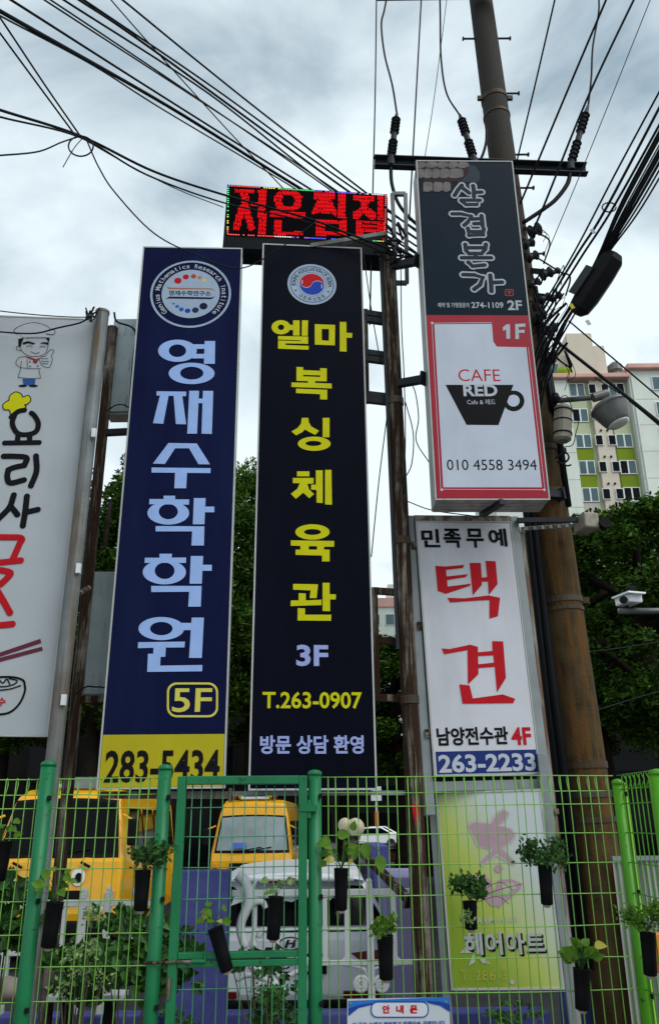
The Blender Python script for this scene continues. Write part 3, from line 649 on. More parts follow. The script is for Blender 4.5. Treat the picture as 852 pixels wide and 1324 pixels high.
s.text('RED', WHT, 393, 278, 518, 321, .03, lay=.0098)
s.text('Cafe & 레드', WHT, 407, 332, 511, 352, .0, lay=.0098)
s.text('010 4558 3494', BLK, 333, 553, 662, 592, .0, lay=.009)
for i in range(4):
    MB().box((0, -.004, -.035 - i * .062), (s.w - .02, .006, .052)).build('underside_slat', M_under, s.root)
MB().box((.02, -.02, -.13), (.05, .04, .3), Matrix.Rotation(R(20), 3, 'Y')).build('mount_bracket', M_darksteel, s.root)

# ---- white taekkyeon sign in its galvanised frame
s = Sign('white_sign', 'white sign with two big red letters and blue phone band', 1.098, 6.2, 3.265, 5.84, 1.15, .777, 1.95, -.94, .1)
s.case(M_case, M_white, M_case, .008); A = s.shape; TAEK = s
s.crop(530, 670, 4.733)
for ch, x0, y0, x1, y1 in (('민', 68, 68, 180, 180), ('족', 203, 65, 310, 182), ('무', 342, 65, 448, 182), ('예', 478, 65, 590, 175)):
    s.text(ch, BLK, x0, y0, x1, y1, .03, 'letter')
A('letter', RED, [[(153, 293), (215, 297), (330, 287), (322, 306), (218, 318), (222, 358), (352, 344), (340, 362), (225, 380), (228, 420), (370, 402), (362, 416), (218, 464), (168, 446)], [(363, 275), (430, 275), (437, 365), (470, 362), (460, 262), (521, 265), (533, 405), (480, 470), (474, 388), (437, 390), (436, 412), (382, 472)], [(227, 489), (330, 492), (478, 474), (548, 488), (535, 600), (484, 616), (484, 502), (400, 506), (243, 517)]])
s.crop(530, 820, 4.733)
A('letter', RED, [[(193, 88), (240, 92), (365, 65), (413, 78), (416, 246), (352, 308), (350, 98), (207, 124)], [[(500, 43), (567, 45), (584, 268), (530, 356), (516, 200), (414, 208), (414, 185), (512, 175), (507, 130), (413, 135), (413, 112), (503, 103)]], [(300, 308), (362, 314), (382, 394), (565, 369), (640, 396), (630, 422), (320, 426)]])
s.text('남양전수관', BLK, 162, 568, 598, 680, .03)
s.text('4F', RED, 617, 569, 738, 678, .03)
yb = s.uv((400, 708))[1]
MB().box((.004, (yb + .006) / 2, .0055), (s.w - .03, yb - .02, .003)).build('blue_band', M_blueband, s.root)
s.text('263-2233', WHT, 172, 731, 765, 843, .03, lay=.0085)
# steel frame of this sign
fr = MB(); 
for sx in (-1, 1):
    MB().box((sx * (s.w / 2 + .045), s.h / 2 - .1, -.06), (.07, s.h + .32, .09)).build('frame_post', M_alu, s.root, bevel=.006)
MB().box((0, s.h + .035, -.06), (s.w + .02, .06, .085)).build('frame_rail', M_palerust, s.root, bevel=.006)
MB().box((0, -.07, -.06), (s.w + .018, .07, .085)).build('frame_rail', M_alu, s.root, bevel=.006)
for y in (.3, 1.1, 1.75): MB().box((-s.w / 2 - .02, y, -.008), (.05, .06, .02)).build('clip', M_rustpipe, s.root)

# ---- lime hair salon sign behind the fence
def grad(name, ca, cb, cc):
    m = mat(name, ca, .35, var=.05); t = m.node_tree; p = t.nodes['Principled BSDF']
    tcn = t.nodes.new('ShaderNodeTexCoord'); sp = t.nodes.new('ShaderNodeSeparateXYZ'); t.links.new(tcn.outputs['Object'], sp.inputs[0])
    nz = t.nodes.new('ShaderNodeTexNoise'); nz.inputs['Scale'].default_value = 3; t.links.new(tcn.outputs['Object'], nz.inputs['Vector'])
    a = t.nodes.new('ShaderNodeMath'); a.operation = 'MULTIPLY_ADD'; t.links.new(sp.outputs[1], a.inputs[0]); a.inputs[1].default_value = .55; t.links.new(sp.outputs[0], a.inputs[2])
    b = t.nodes.new('ShaderNodeMath'); b.operation = 'MULTIPLY_ADD'; t.links.new(nz.outputs['Fac'], b.inputs[0]); b.inputs[1].default_value = .16; t.links.new(a.outputs[0], b.inputs[2])
    rp = t.nodes.new('ShaderNodeValToRGB'); mr = t.nodes.new('ShaderNodeMapRange'); t.links.new(b.outputs[0], mr.inputs[0]); mr.inputs[1].default_value = -.1; mr.inputs[2].default_value = .95
    t.links.new(mr.outputs[0], rp.inputs[0]); e = rp.color_ramp.elements
    e[0].position = .1; e[0].color = (*ca, 1); e[1].position = .78; e[1].color = (*cc, 1); k = e.new(.42); k.color = (*cb, 1)
    t.links.new(rp.outputs[0], p.inputs['Base Color']); return m
s = Sign('lime_sign', 'lime green to white hair salon sign low behind the wire fence', 1.133, 6.2, 1.559, -8.85, 1.45, .726, 1.237, -.39, .1)
s.case(M_case, grad('lime_gradient_sheet', (.2, .29, .008), (.4, .47, .09), (.48, .52, .53)), M_case, .014); A = s.shape
pk = ink('faded_pink', (.5, .33, .4)); glow = ink('pink_halo', (.56, .5, .5))
s.crop(560, 1020, 4.733)
A('figure_halo', glow, [[(205, 215), (250, 190), (340, 205), (385, 140), (430, 118), (470, 150), (450, 190), (410, 222), (480, 240), (510, 280), (490, 320), (430, 362), (510, 450), (490, 470), (385, 412), (300, 475), (272, 452), (350, 372), (268, 352), (240, 295)]], .0072)
A('figure', pk, [[(215, 225), (250, 205), (350, 215), (395, 150), (430, 130), (458, 150), (440, 180), (395, 225), (470, 245), (497, 280), (480, 310), (415, 362), (500, 450), (480, 458), (390, 395), (300, 462), (285, 450), (365, 370), (280, 345), (250, 290)], ell(398, 488, 26, 24, 20)], .008)
A('figure', pk, [[(265, 515), (320, 528), (355, 570), (375, 640), (395, 555), (480, 552), (535, 575), (535, 610), (490, 650), (440, 690), (400, 720), (350, 715), (310, 660), (275, 590)], [(400, 735), (420, 700), (400, 640)]], .008)
A('figure_gap', ink('lime_gap', (.5, .52, .38)), [[(420, 580), (480, 575), (510, 590), (500, 610), (450, 640), (415, 655), (405, 620)]], .0088)
s.crop(560, 1150, 4.733)
s.text('CHARM HAIR', ink('faint_white', (.5, .54, .46)), 185, 168, 520, 208, .01)
s.text('헤어아트', BLK, 200, 268, 692, 410, .045, 'lettering_shadow', lay=.0078)
s.text('헤어아트', ink('salon_grey', (.45, .46, .46)), 190, 260, 680, 398, .03, lay=.0092)
s.text('T.', ink('ochre', (.44, .42, .06)), 165, 492, 226, 556, .01)
s.text('286-3', ink('ochre', (.44, .42, .06)), 252, 492, 450, 556, .01)
for q in ([(160, 388), (200, 350), (232, 360), (235, 388)], [(245, 388), (215, 468), (262, 440)], [(270, 410), (320, 425), (350, 455), (300, 450)]):
    A('petal', ink('petal', (.5, .54, .45)), [q], .0072)
disc(s, 'fade_spot', glow, *s.uv((482, 565)), .014, None, .0075)
for sx in (-1, 1):
    MB().box((sx * (s.w / 2 + .04), s.h / 2 - .2, -.05), (.055, s.h + .9, .07)).build('frame_post', M_alu, s.root, bevel=.005)

# ---- white noodle restaurant sign at the left
s = Sign('noodle_sign', 'white restaurant sign with black and red brush letters at the left edge', -2.419, 5.6, 4.161, 3.98, -.62, 1.057, 3.227, 1.5, .14)
s.case(M_case, mat('noodle_white_sheet', (.37, .4, .425), .42, var=.07, scale=2, co2=(.28, .3, .31), lo=.5, hi=.95, stretch=-6, spec=.2), M_case, .01); A = s.shape; NOOD = s
s.crop(0, 530, 3.079)
T = lambda *a: smoothline([(x, y, 0) for x, y in a], 5)
TT = lambda *a: [(v.x, v.y) for v in T(*a)]
s.strokes('letter', BLK, [TT((62, 20), (52, 55), (70, 92), (105, 100), (145, 88), (155, 55), (140, 25), (128, 14)), TT((48, 30), (75, 8), (100, 2)), [(75, 100), (72, 128)], [(122, 98), (120, 128)], [(22, 133), (158, 131)]], 11, .0078)
s.strokes('letter', BLK, [TT((18, 186), (60, 186), (108, 192), (100, 222)), TT((100, 222), (60, 230), (36, 240)), TT((36, 240), (32, 270), (45, 292), (98, 280)), TT((146, 185), (148, 245), (126, 303))], 12, .0078)
s.strokes('letter', BLK, [TT((58, 340), (40, 390), (-4, 436)), TT((45, 385), (62, 405), (72, 418)), TT((110, 345), (104, 400), (94, 462)), [(108, 408), (153, 398)]], 12, .0078)
s.strokes('letter', RED, [TT((-30, 508), (40, 508), (88, 512), (78, 540), (52, 600)), [(-30, 612), (85, 600)], TT((-30, 640), (10, 640), (44, 650), (30, 672), (5, 695))], 13, .0078)
s.strokes('letter', RED, [TT((-10, 718), (10, 750), (42, 808)), TT((0, 745), (-30, 800)), [(-30, 862), (52, 853)]], 13, .0078)
for q in ([(-120, 1008), (163, 912), (168, 928), (-118, 1024)], [(-120, 1020), (170, 943), (173, 958), (-118, 1036)]):
    A('chopstick_print', ink('plum', (.14, .03, .05)), [q], .008)
s.strokes('bowl_print', BLK, [TT((-100, 1080), (-20, 1066), (50, 1064), (90, 1074), (100, 1085)), TT((100, 1085), (102, 1120), (80, 1170), (40, 1205), (-20, 1215))], 4, .0078)
s.strokes('bowl_print', BLK, [TT((-30, 1100), (20, 1102), (60, 1092), (70, 1078), (40, 1070)), TT((0, 1075), (15, 1088), (30, 1072), (42, 1092)), TT((-20, 1118), (40, 1112), (85, 1098))], 2.5, .0078)
s.text('수', RED, -8, 1145, 26, 1180, .03)
# printed cook, line drawing
s.crop(0, 410, 6.086)
cl = lambda *ls, r=2.0, m=BLK: s.strokes('cook_print_line', m, list(ls), r, .008, n=6)
A('cook_print_hat', ink('hat_white', (.47, .5, .53)), [[v for v in TT((135, 95), (170, 65), (230, 50), (300, 50), (370, 72), (400, 95), (435, 110), (425, 138), (360, 135), (395, 165), (205, 165), (160, 135), (120, 120), (135, 95))]], .0073)
cl(TT((145, 140), (115, 110), (150, 80), (230, 52), (300, 50), (375, 75), (400, 98), (438, 112), (425, 140), (370, 135)), TT((205, 168), (300, 162), (398, 168)))
A('cook_print_hair', BLK, [[(150, 175), (195, 165), (180, 195), (168, 240), (152, 235)], [(365, 165), (395, 168), (392, 200), (380, 190)], [(183, 205), (225, 192), (285, 210), (270, 218), (225, 208), (190, 220)], [(318, 215), (345, 200), (388, 205), (388, 222), (350, 212)]], .0076)
cl(TT((170, 180), (168, 250), (200, 290), (250, 312), (310, 310), (360, 290), (382, 240), (385, 190)), TT((165, 235), (138, 235), (140, 260), (172, 265)), TT((215, 235), (240, 228), (262, 238)), TT((318, 240), (342, 232), (365, 240)), TT((250, 275), (285, 290), (315, 280)))
cl(TT((205, 312), (150, 325), (132, 370), (170, 400), (215, 405)), [(175, 350), (165, 420), (148, 480)], [(150, 478), (240, 486), (326, 484)], [(326, 484), (312, 415)], [(218, 340), (222, 408)], [(222, 408), (325, 408)], r=1.8)
cl(TT((370, 300), (385, 275), (410, 258), (430, 270), (410, 305), (418, 330), (410, 365), (390, 400), (340, 385), (318, 345), (330, 318), (370, 308)), [(330, 330), (385, 330)], [(330, 350), (390, 352)], [(335, 368), (385, 370)], r=1.8)
A('cook_print_scarf', ink('scarf_red', (.28, .02, .02)), [[(205, 308), (250, 322), (290, 335), (320, 320), (305, 345), (290, 370), (262, 358), (270, 342), (215, 322)]], .0077)
A('cook_print_trousers', ink('jeans_blue', (.03, .09, .3)), [[(182, 488), (284, 488), (278, 538), (192, 538)]], .0077)
A('cook_print_shoes', BLK, [ell(185, 544, 33, 9, 18), ell(268, 544, 36, 9, 18)], .0079)
for q in ((240, 354), (288, 352), (242, 390), (302, 388)): A('cook_print_button', ink('button', (.1, .1, .12)), [ell(*q, 7, 6, 10)], .0079)
# little yellow cook's hat over the first letter
hp = TT((90, 768), (78, 735), (40, 730), (28, 695), (60, 665), (75, 660), (85, 620), (130, 592), (175, 610), (185, 632), (230, 620), (248, 655), (225, 685), (200, 695), (205, 715), (90, 768))
A('hat_print', YEL, [hp[:-1]], .0075); s.strokes('hat_print_line', BLK, [hp], 4, .0082, n=6)

# ---- LED message board
s = Sign('led_board', 'black LED message board with glowing red letters on top of the signs', -.189, 6.25, 7.273, 3.28, -1.61, 1.536, .728, .63, .22)
MB().box((0, s.h / 2, -s.d / 2), (s.w, s.h, s.d)).build('cabinet', M_ledcase, s.root, bevel=.02, seg=3)
s.crop(280, 220, 3.277)
q = [s.uv(p) for p in ((46, 62), (722, 103), (716, 308), (42, 278))]
mb = MB(); mb.keep = True; mb.flatpoly([q[::-1]], .003); mb.build('screen', M_ledface, s.root)
MB().box((0, .05, .008), (s.w - .03, .085, .016)).build('lower_bezel', M_ledcase, s.root, bevel=.006)
s.crop(285, 230, 7.41)
k1 = lambda *p: [s.uv(v) for v in p]
G = [k1(*rect(140, 114, 330, 148)), k1(*rect(198, 146, 272, 262)), k1((185, 262), (275, 262), (330, 480), (318, 508), (272, 508), (228, 350), (180, 508), (130, 500), (122, 460)), k1(*rect(292, 238, 365, 270)), k1(*rect(362, 116, 440, 548)),
     k1((580, 120), (720, 125), (785, 180), (780, 270), (735, 312), (555, 308), (518, 260), (520, 175)), k1((482, 322), (820, 338), (818, 398), (480, 382)), k1((515, 402), (592, 404), (592, 515), (798, 518), (795, 552), (515, 548))]
HO = [k1((610, 172), (690, 175), (715, 225), (690, 278), (610, 275), (585, 225))]
s.crop(395, 230, 5.876)
G += [k1(*rect(62, 110, 222, 162)), k1((95, 160), (190, 160), (240, 265), (230, 300), (195, 268), (150, 280), (110, 262), (70, 285), (45, 268)), k1(*rect(246, 116, 308, 306)), k1((82, 320), (310, 324), (308, 446), (82, 440)),
      k1((362, 138), (526, 140), (526, 178), (490, 180), (470, 222), (540, 275), (525, 320), (488, 318), (440, 268), (400, 318), (362, 310), (355, 270), (420, 222), (412, 178), (365, 172)), k1(*rect(546, 138, 592, 326)), k1((382, 328), (600, 338), (600, 414), (442, 412), (442, 446), (382, 442)), k1(*rect(550, 448, 600, 470))]
HO += [k1(*rect(150, 352, 250, 412)), k1((400, 350), (545, 352), (545, 358), (400, 356)), k1((384, 378), (545, 380), (545, 386), (384, 384))]
def inside(p, pl):
    x, y = p; r = False; j = len(pl) - 1
    for i in range(len(pl)):
        if (pl[i][1] > y) != (pl[j][1] > y) and x < (pl[j][0] - pl[i][0]) * (y - pl[i][1]) / (pl[j][1] - pl[i][1]) + pl[i][0]: r = not r
        j = i
    return r
mb = MB(); mb.keep = True; px_, py_ = .0145, .0145
lr = random.Random(3)
i = 0
for iy in range(int(s.h / py_)):
    for ix in range(int(s.w / px_)):
        p = (-s.w / 2 + (ix + .5) * px_, (iy + .5) * py_)
        if any(inside(p, g) for g in G) and not any(inside(p, h) for h in HO) and lr.random() > .03:
            wx, wy = px_ * (.4 if ix % 2 else .32), py_ * (.4 if iy % 3 else .22)
            mb.flatpoly([rect(p[0] - wx, p[1] - wy, p[0] + wx, p[1] + wy)], .0055)
o = mb.build('lit_letters', mat('led_red', (.62, .003, .006), .6, emit=.75, var=.35, scale=40, spec=.02), s.root); o['kind'] = 'stuff'
cols = [('red', (1, .06, .06)), ('green', (.05, .75, .2)), ('blue', (.06, .1, 1)), ('white', (.8, .8, .8)), ('violet', (.5, .1, .8)), ('yellow', (.8, .7, .05))]
per = []
for a, b, n in ((0, 1, 64), (1, 2, 24), (2, 3, 64), (3, 0, 24)):
    for i in range(n): t = (i + .5) / n; per.append((q[a][0] + (q[b][0] - q[a][0]) * t, q[a][1] + (q[b][1] - q[a][1]) * t))
mbs = [MB() for _ in cols]
cxm, cym = sum(v[0] for v in q) / 4, sum(v[1] for v in q) / 4
for i, (x, y) in enumerate(per):
    x = cxm + (x - cxm) * .985; y = cym + (y - cym) * .955
    if lr.random() < .12: continue
    k = [0, 0, 5, 1, 1, 2, 2, 4, 3, 0][(i // 7) % 10]
    mbs[k].flatpoly([rect(x - .0075, y - .006, x + .0075, y + .006)], .0056)
for (nm, co), mb in zip(cols, mbs):
    mb.keep = True
    if mb.v: o = mb.build('border_lights', mat('led_' + nm + '_edge', co, .5, emit=.35), s.root); o['kind'] = 'stuff'
LED = s

# ---- notice sheet tied to the fence
s = Sign('notice_board', 'small white and blue notice tied to the wire fence at the bottom', .297, 4.36, 1.069, 7.19, -.9, .48, .301, .22, .004)
MB().box((0, s.h / 2, -.002), (s.w, s.h, .004)).build('sheet', mat('notice_white', (.42, .46, .5), .35, var=.04), s.root); A = s.shape
s.crop(400, 1160, 4.26)
nb = ink('notice_blue', (.03, .16, .5)); nd = ink('notice_deep', (.015, .06, .32))
A('blue_corner', nb, [[(214, 571), (768, 549), (772, 612), (720, 590), (640, 578), (345, 590), (270, 606), (214, 640)]], .0015)
A('blue_corner', nd, [[(214, 612), (270, 594), (345, 582), (345, 592), (270, 610), (214, 655)], [(772, 590), (720, 576), (650, 570), (650, 582), (720, 598), (773, 632)]], .0022)
A('title_capsule', ink('capsule_white', (.6, .63, .68)), [rrect(340, 577, 652, 660, 34)], .0030)
A('title_capsule', nd, [[rrect(337, 574, 655, 663, 36), rrect(343, 580, 649, 657, 31)]], .0036)
for ch, xa in (('안', 400), ('내', 476), ('문', 552)): s.text(ch, RED, xa, 594, xa + 42, 640, .05, 'letter', lay=.0038)
s.text('이 곳은 쓰레기 불법투기 집중단속 구역입니다.', nd, 236, 684, 750, 712, .03, lay=.003)
for x, y in ((-.225, .285), (.225, .285)): MB().lathe([(.006, 0), (.006, .002)], 10, None, (x, y, .001)).build('eyelet', M_chrome, s.root)

# ================================================================== SIGN POSTS AND STEELWORK
def post(name, label, p0, p1, d, m, cat='post', ground=0, cap=True):
    p0, p1 = Vector(p0), Vector(p1); dr = (p0 - p1).normalized(); g = p0 + dr * ((p0.z - ground) / -dr.z) if p0.z > ground else p0
    t = thing(name, label, cat, g)
    MB().tube([g, (g + p1) / 2, p1], d / 2, 14).build('shaft', m, t, smooth=False, bevel=.003)
    if cap: MB().lathe([(d / 2 + .004, -.012), (d / 2 + .004, .008), (d * .3, .016)], 14, None, p1).build('cap', m, t)
    return t
P1a, P1b = at(534, 1000, 6.12), at(502, 330, 6.12)
P1 = post('rusty_sign_post', 'rusty brown steel post between the black sign and the white sign', P1a, P1b, .125, M_rustpipe)
def on_axis(g0, g1, y):
    lo, hi = -.2, 1.2
    for _ in range(40):
        m_ = (lo + hi) / 2; P = g0 + (g1 - g0) * m_ - CAM; yy = PH / 2 - FPX * P.dot(cup) / P.dot(fw)
        if yy > y: lo = m_
        else: hi = m_
    return g0 + (g1 - g0) * lo
def p1(y): return on_axis(P1a, P1b, y)
for y in (520, 700, 905): MB().tube([p1(y) + Vector((0, 0, .03)), p1(y) - Vector((0, 0, .03))], .07, 14).build('clamp_band', M_band, P1)
MB().bar(p1(840) + Vector((-.072, -.02, 0)), p1(335) + Vector((-.072, -.02, 0)), .025, .025, (0, 1, 0)).build('conduit', M_darksteel, P1)
P2 = post('grey_sign_post', 'galvanised rust-stained pipe along the right edge of the noodle sign', at(69, 990, 5.55), at(133, 404, 5.55), .105, M_galv)
MB().tube([at(100, 770, 5.6), at(115, 760, 5.9)], .02, 8).build('stub', M_rustpipe, P2)
for y0, x0 in ((560, 118), (735, 98), (905, 79)):
    MB().box(at(x0 + 4, y0, 5.5), (.03, .03, .07)).build('weld_lug', M_iron, P2)
P3 = post('brown_sign_post', 'thin dark rusty pipe behind the grey noodle sign post', at(91, 990, 6.3), at(146, 425, 6.3), .09, M_rustpipe)
P4 = post('peeling_sign_post', 'peeling pale post standing beside the lime sign', at(712, 1050, 6.32), at(671, 690, 6.32), .085, M_palerust)
MB().tube([at(711, 1046, 6.32), at(712, 1053, 6.32)], .06, 14).build('collar', M_rustpipe, P4)

# ladder frame between the black sign and the rusty post
def ladder(name, label, xs0, xs1, ys, Y=6.18):
    t = thing(name, label, 'bracket', at(xs0, ys[-1], Y))
    MB().bar(at(xs0, ys[0] - 4, Y), at(xs1, ys[-1] + 4, Y), .045, .045, (0, 1, 0)).build('upright', M_rustpipe, t)
    for y in ys:
        f = (y - ys[0]) / max(ys[-1] - ys[0], 1); xa = xs0 + (xs1 - xs0) * f
        MB().bar(at(xa, y, Y), p1(y) - Vector((.03, -.05, 0)), .045, .05).build('rung', M_darksteel if y < 600 else M_rustpipe, t)
ladder('ladder_bracket', 'short dark steel ladder bracket beside the upper black sign', 472, 474, (405, 413, 456, 464, 510, 517))
ladder('ladder_bracket', 'short rusty steel ladder bracket beside the lower black sign', 484, 488, (764, 828, 902))
def armbar(name, label, a, b, w, m, cat='bracket'):
    t = thing(name, label, cat, a)
    MB().bar(a, b, w, w).build('bar', m, t)
    e_ = (Vector(b) - Vector(a)).normalized()
    MB().bar(Vector(b) - e_ * .02, Vector(b), w * 1.8, w * 1.8).build('end_plate', m, t)
armbar('sign_bracket', 'upper steel arm from the rusty post to the cafe sign', p1(345), CAFE.world(-CAFE.w / 2 - .002, 2.28, -.16), .06, M_darksteel)
armbar('sign_bracket', 'lower steel arm from the rusty post to the cafe sign', p1(497), CAFE.world(-CAFE.w / 2 - .002, 1.12, -.16), .06, M_darksteel)
armbar('sign_bracket', 'steel strut across the back under the cafe sign', CAFE.world(-.2, .2, -.28), at(725, 640, 6.45), .06, M_darksteel)
armbar('sign_bracket', 'arm from the brown post to the navy sign, upper', at(130, 560, 6.3), at(210, 556, 6.25), .05, M_darksteel)
armbar('sign_bracket', 'arm from the brown post to the navy sign, lower', at(98, 905, 6.3), at(180, 903, 6.25), .05, M_rustpipe)
# LED board mount on the post top
t = thing('led_mount', 'pale square-tube mount and crossbar holding the LED board', 'bracket', p1(335))
MB().bar(at(402, 319, 6.05), at(500, 303, 6.05), .05, .04).build('crossbar', M_galv, t)
for a, b in (((507, 251), (524, 251)), ((524, 251), (526, 366)), ((507, 251), (511, 330)), ((511, 366), (526, 366))):
    MB().bar(at(*a, 6.2), at(*b, 6.2), .035, .035, (0, 1, .01)).build('square_tube', M_galv, t)

# grey steel backs of small boxes by the navy sign
def greybox(label, pts, Y):
    a, b, d, e_ = [at(x, y, Y) for x, y in pts]
    t = thing('grey_box', label, 'box', (d + e_) / 2)
    ce = (a + b + d + e_) / 4; w = ((b - a).length + (e_ - d).length) / 2; h = ((a - d).length + (b - e_).length) / 2
    MB().box(ce + Vector((w * .1, .09, 0)), (w * 1.2, .18, h)).build('box_case', M_greybox, t, bevel=.008)
    MB().box(ce + Vector((w * .1, .09, -h / 2 - .012)), (w * 1.1, .15, .02)).build('box_foot', M_under, t)
    for v in (.38, 0, -.4):
        for u in (-.28, -.02, .24):
            if v == 0 and u == -.02: continue
            MB().tube([ce + Vector((u * w, -.004, v * h - .06)), ce + Vector((u * w, -.004, v * h + .06))], .005, 6).build('louvre', M_greybox, t)
    for u in (-.42, .5):
        for v in (-.47, .47): MB().ball(ce + Vector((u * w, -.003, v * h)), .006, 6).build('rivet', M_darksteel, t)
greybox('grey sheet-steel box high between the noodle and navy signs', [(145, 412), (181, 412), (139, 532), (171, 532)], 6.35)
greybox('grey sheet-steel box low between the noodle and navy signs', [(118, 739), (152, 739), (99, 898), (138, 898)], 6.35)

# ================================================================== UTILITY POLE
PY = 6.62
pb_, pt_ = at(757, 1000, PY), at(624, 20, PY)
dr = (pt_ - pb_).normalized()
g = pb_ - dr * (pb_.z / dr.z); top = pt_ + dr * 1.6
UP = thing('utility_pole', 'tall tapering rust-brown utility pole behind the cafe sign', 'utility pole', g)
def pl(y): return on_axis(g, top, y)
def prad(z): return .172 - .05 * z / 11.5
MB().tube([g + (top - g) * i / 12 for i in range(13)], [prad((g + (top - g) * i / 12).z) for i in range(13)], 28).build('shaft', M_pole, UP, smooth=True)
for y, hh in ((130, .05), (152, .03), (318, .05), (398, .05), (585, .05), (640, .03), (778, .05), (790, .03), (990, .05), (1027, .05), (1060, .04)):
    p = pl(y); r_ = prad(p.z) + .008
    MB().tube([p - dr * hh / 2, p + dr * hh / 2], r_, 24).build('band', M_band, UP)
    if y in (130, 318, 398, 585, 778):
        for sx in (-1, 1): MB().bar(p + Vector((sx * (r_ + .045), -.03, 0)), p + Vector((sx * (r_ - .01), -.03, 0)), .03, hh).build('band_lug', M_band, UP)
for y, sx in ((52, -1), (52, 1), (123, 1), (202, 1), (245, 1), (330, 1)):
    p = pl(y); r_ = prad(p.z)
    b = MB().tube([p + Vector((sx * (r_ - .02), -.02, 0)), p + Vector((sx * (r_ + .13), -.02, 0))], .011, 6)
    b.lathe([(.022, 0), (.022, .015)], 8, Matrix.Rotation(R(90), 3, 'Y'), p + Vector((sx * (r_ + .13) - .007, -.02, 0)))
    b.build('step_bolt', M_darksteel, UP)
# black conduits strapped to its left side
for k, dxx in enumerate((-.24, -.19)):
    MB().tube([pl(1250) + Vector((dxx, -.06 - .03 * k, 0)), pl(900) + Vector((dxx, -.06 - .03 * k, 0)), pl(640) + Vector((dxx + .015, -.08, 0)), pl(430) + Vector((dxx + .04, -.08, 0))], .032, 10).build('conduit', M_wire, UP, smooth=True)
for k, (dxx, dy_) in enumerate(((.13, -.1), (.16, -.04), (.1, -.14))):  # tubes added so the pole's right edge reads as a black mass
    MB().tube([pl(660 - 60 * k) + Vector((dxx, dy_, 0)), pl(520) + Vector((dxx, dy_, 0)), pl(380 + 12 * k) + Vector((dxx - .02, dy_, 0))], .03 - .005 * k, 10).build('conduit', M_wire, UP, smooth=True)
# crossarms: steel channels
def crossarm(name, pa, pb2, hgt):
    a, b = Vector(pa), Vector(pb2); u_ = (b - a).normalized(); up_ = Vector((0, 0, 1)); n_ = u_.cross(up_)
    o = MB()
    o.bar(a, b, .012, hgt); o.bar(a + up_ * (hgt / 2 - .005) - n_ * -.035, b + up_ * (hgt / 2 - .005) - n_ * -.035, .06, .01); o.bar(a - up_ * (hgt / 2 - .005) + n_ * .035, b - up_ * (hgt / 2 - .005) + n_ * .035, .06, .01)
    q = o.build(name, M_darksteel, UP)
    for f in (.06, .13, .82, .93):
        MB().lathe([(.014, -.012), (.014, .012)], 8, Matrix.Rotation(R(90), 3, 'X'), a + (b - a) * f).build('bolt', M_band, q)
xa, xb = at(484, 212, 6.4), at(757, 222, 6.4)
crossarm('crossarm', xa, xb, .125)
xc, xd = at(486, -3, 6.45), at(700, -6, 6.45)
crossarm('crossarm', xc, xd, .09)
# cable terminations with sheds, standing on the arm
def head(name, pa, pb2, label=None):
    a, b = Vector(pa), Vector(pb2); d = b - a; ln = d.length; Mq = d.to_track_quat('Z', 'Y').to_matrix()
    pr = [(.018, 0), (.032, .03)]
    for i in range(12):
        z = .07 + i * (ln * .8) / 12
        rr_ = .048 if not (5 <= i <= 6) else .03
        pr += [(.03, z), (rr_, z + .008), (.03, z + .02)]
    pr += [(.02, ln * .92), (.012, ln)]
    MB().lathe(pr, 14, Mq, a).build(name, M_insul, UP, smooth=False)
    MB().lathe([(.04, -.06), (.04, .02)], 10, None, a).build('termination_foot', M_darksteel, UP)
head('cable_termination', at(505, 208, 6.36), at(513, 146, 6.36)); head('cable_termination', at(613, 208, 6.36), at(594, 148, 6.36)); head('cable_termination', at(737, 214, 6.36), at(760, 136, 6.36))
def spool(x, y, r=.05, Y=None):
    p = at(x, y, Y or 6.4)
    MB().lathe([(.02, -.06), (r * .7, -.055), (r, -.04), (r * .6, -.015), (r * .6, .015), (r, .04), (r * .7, .055), (.02, .06)], 12, Matrix.Rotation(R(62), 3, 'Y'), p).build('spool_insulator', M_insul, UP, smooth=True)
    MB().bar(p, pl(y) + Vector((.05, -.05, 0)), .025, .03).build('insulator_bracket', M_darksteel, UP)
for q_ in ((691, 298, .07), (683, 315, .045), (688, 332, .05), (706, 354, .055), (716, 352, .035), (690, 366, .04), (704, 386, .045), (718, 384, .04), (697, 408, .06), (712, 425, .05)): spool(*q_)
# rear junction box on the pole beside the lamp
t = thing('junction_box', 'ivory ribbed junction box strapped to the pole beside the street lamp', 'box', at(727, 572, 6.35))
MB().lathe([(.05, -.17), (.075, -.15), (.08, 0), (.075, .15), (.045, .18)], 14, Matrix.Rotation(R(7), 3, 'Y'), at(727, 548, 6.35)).build('box_body', M_ivory, t, smooth=False)
for z in (-.1, .02, .12): MB().lathe([(.083, -.006), (.083, .006)], 14, Matrix.Rotation(R(7), 3, 'Y'), at(727, 548, 6.35) + Vector((z * .12, 0, z))).build('strap', M_wire, t)
MB().lathe([(.03, 0), (.045, .03), (.03, .08)], 10, None, at(718, 520, 6.35)).build('gland', M_trim, t)

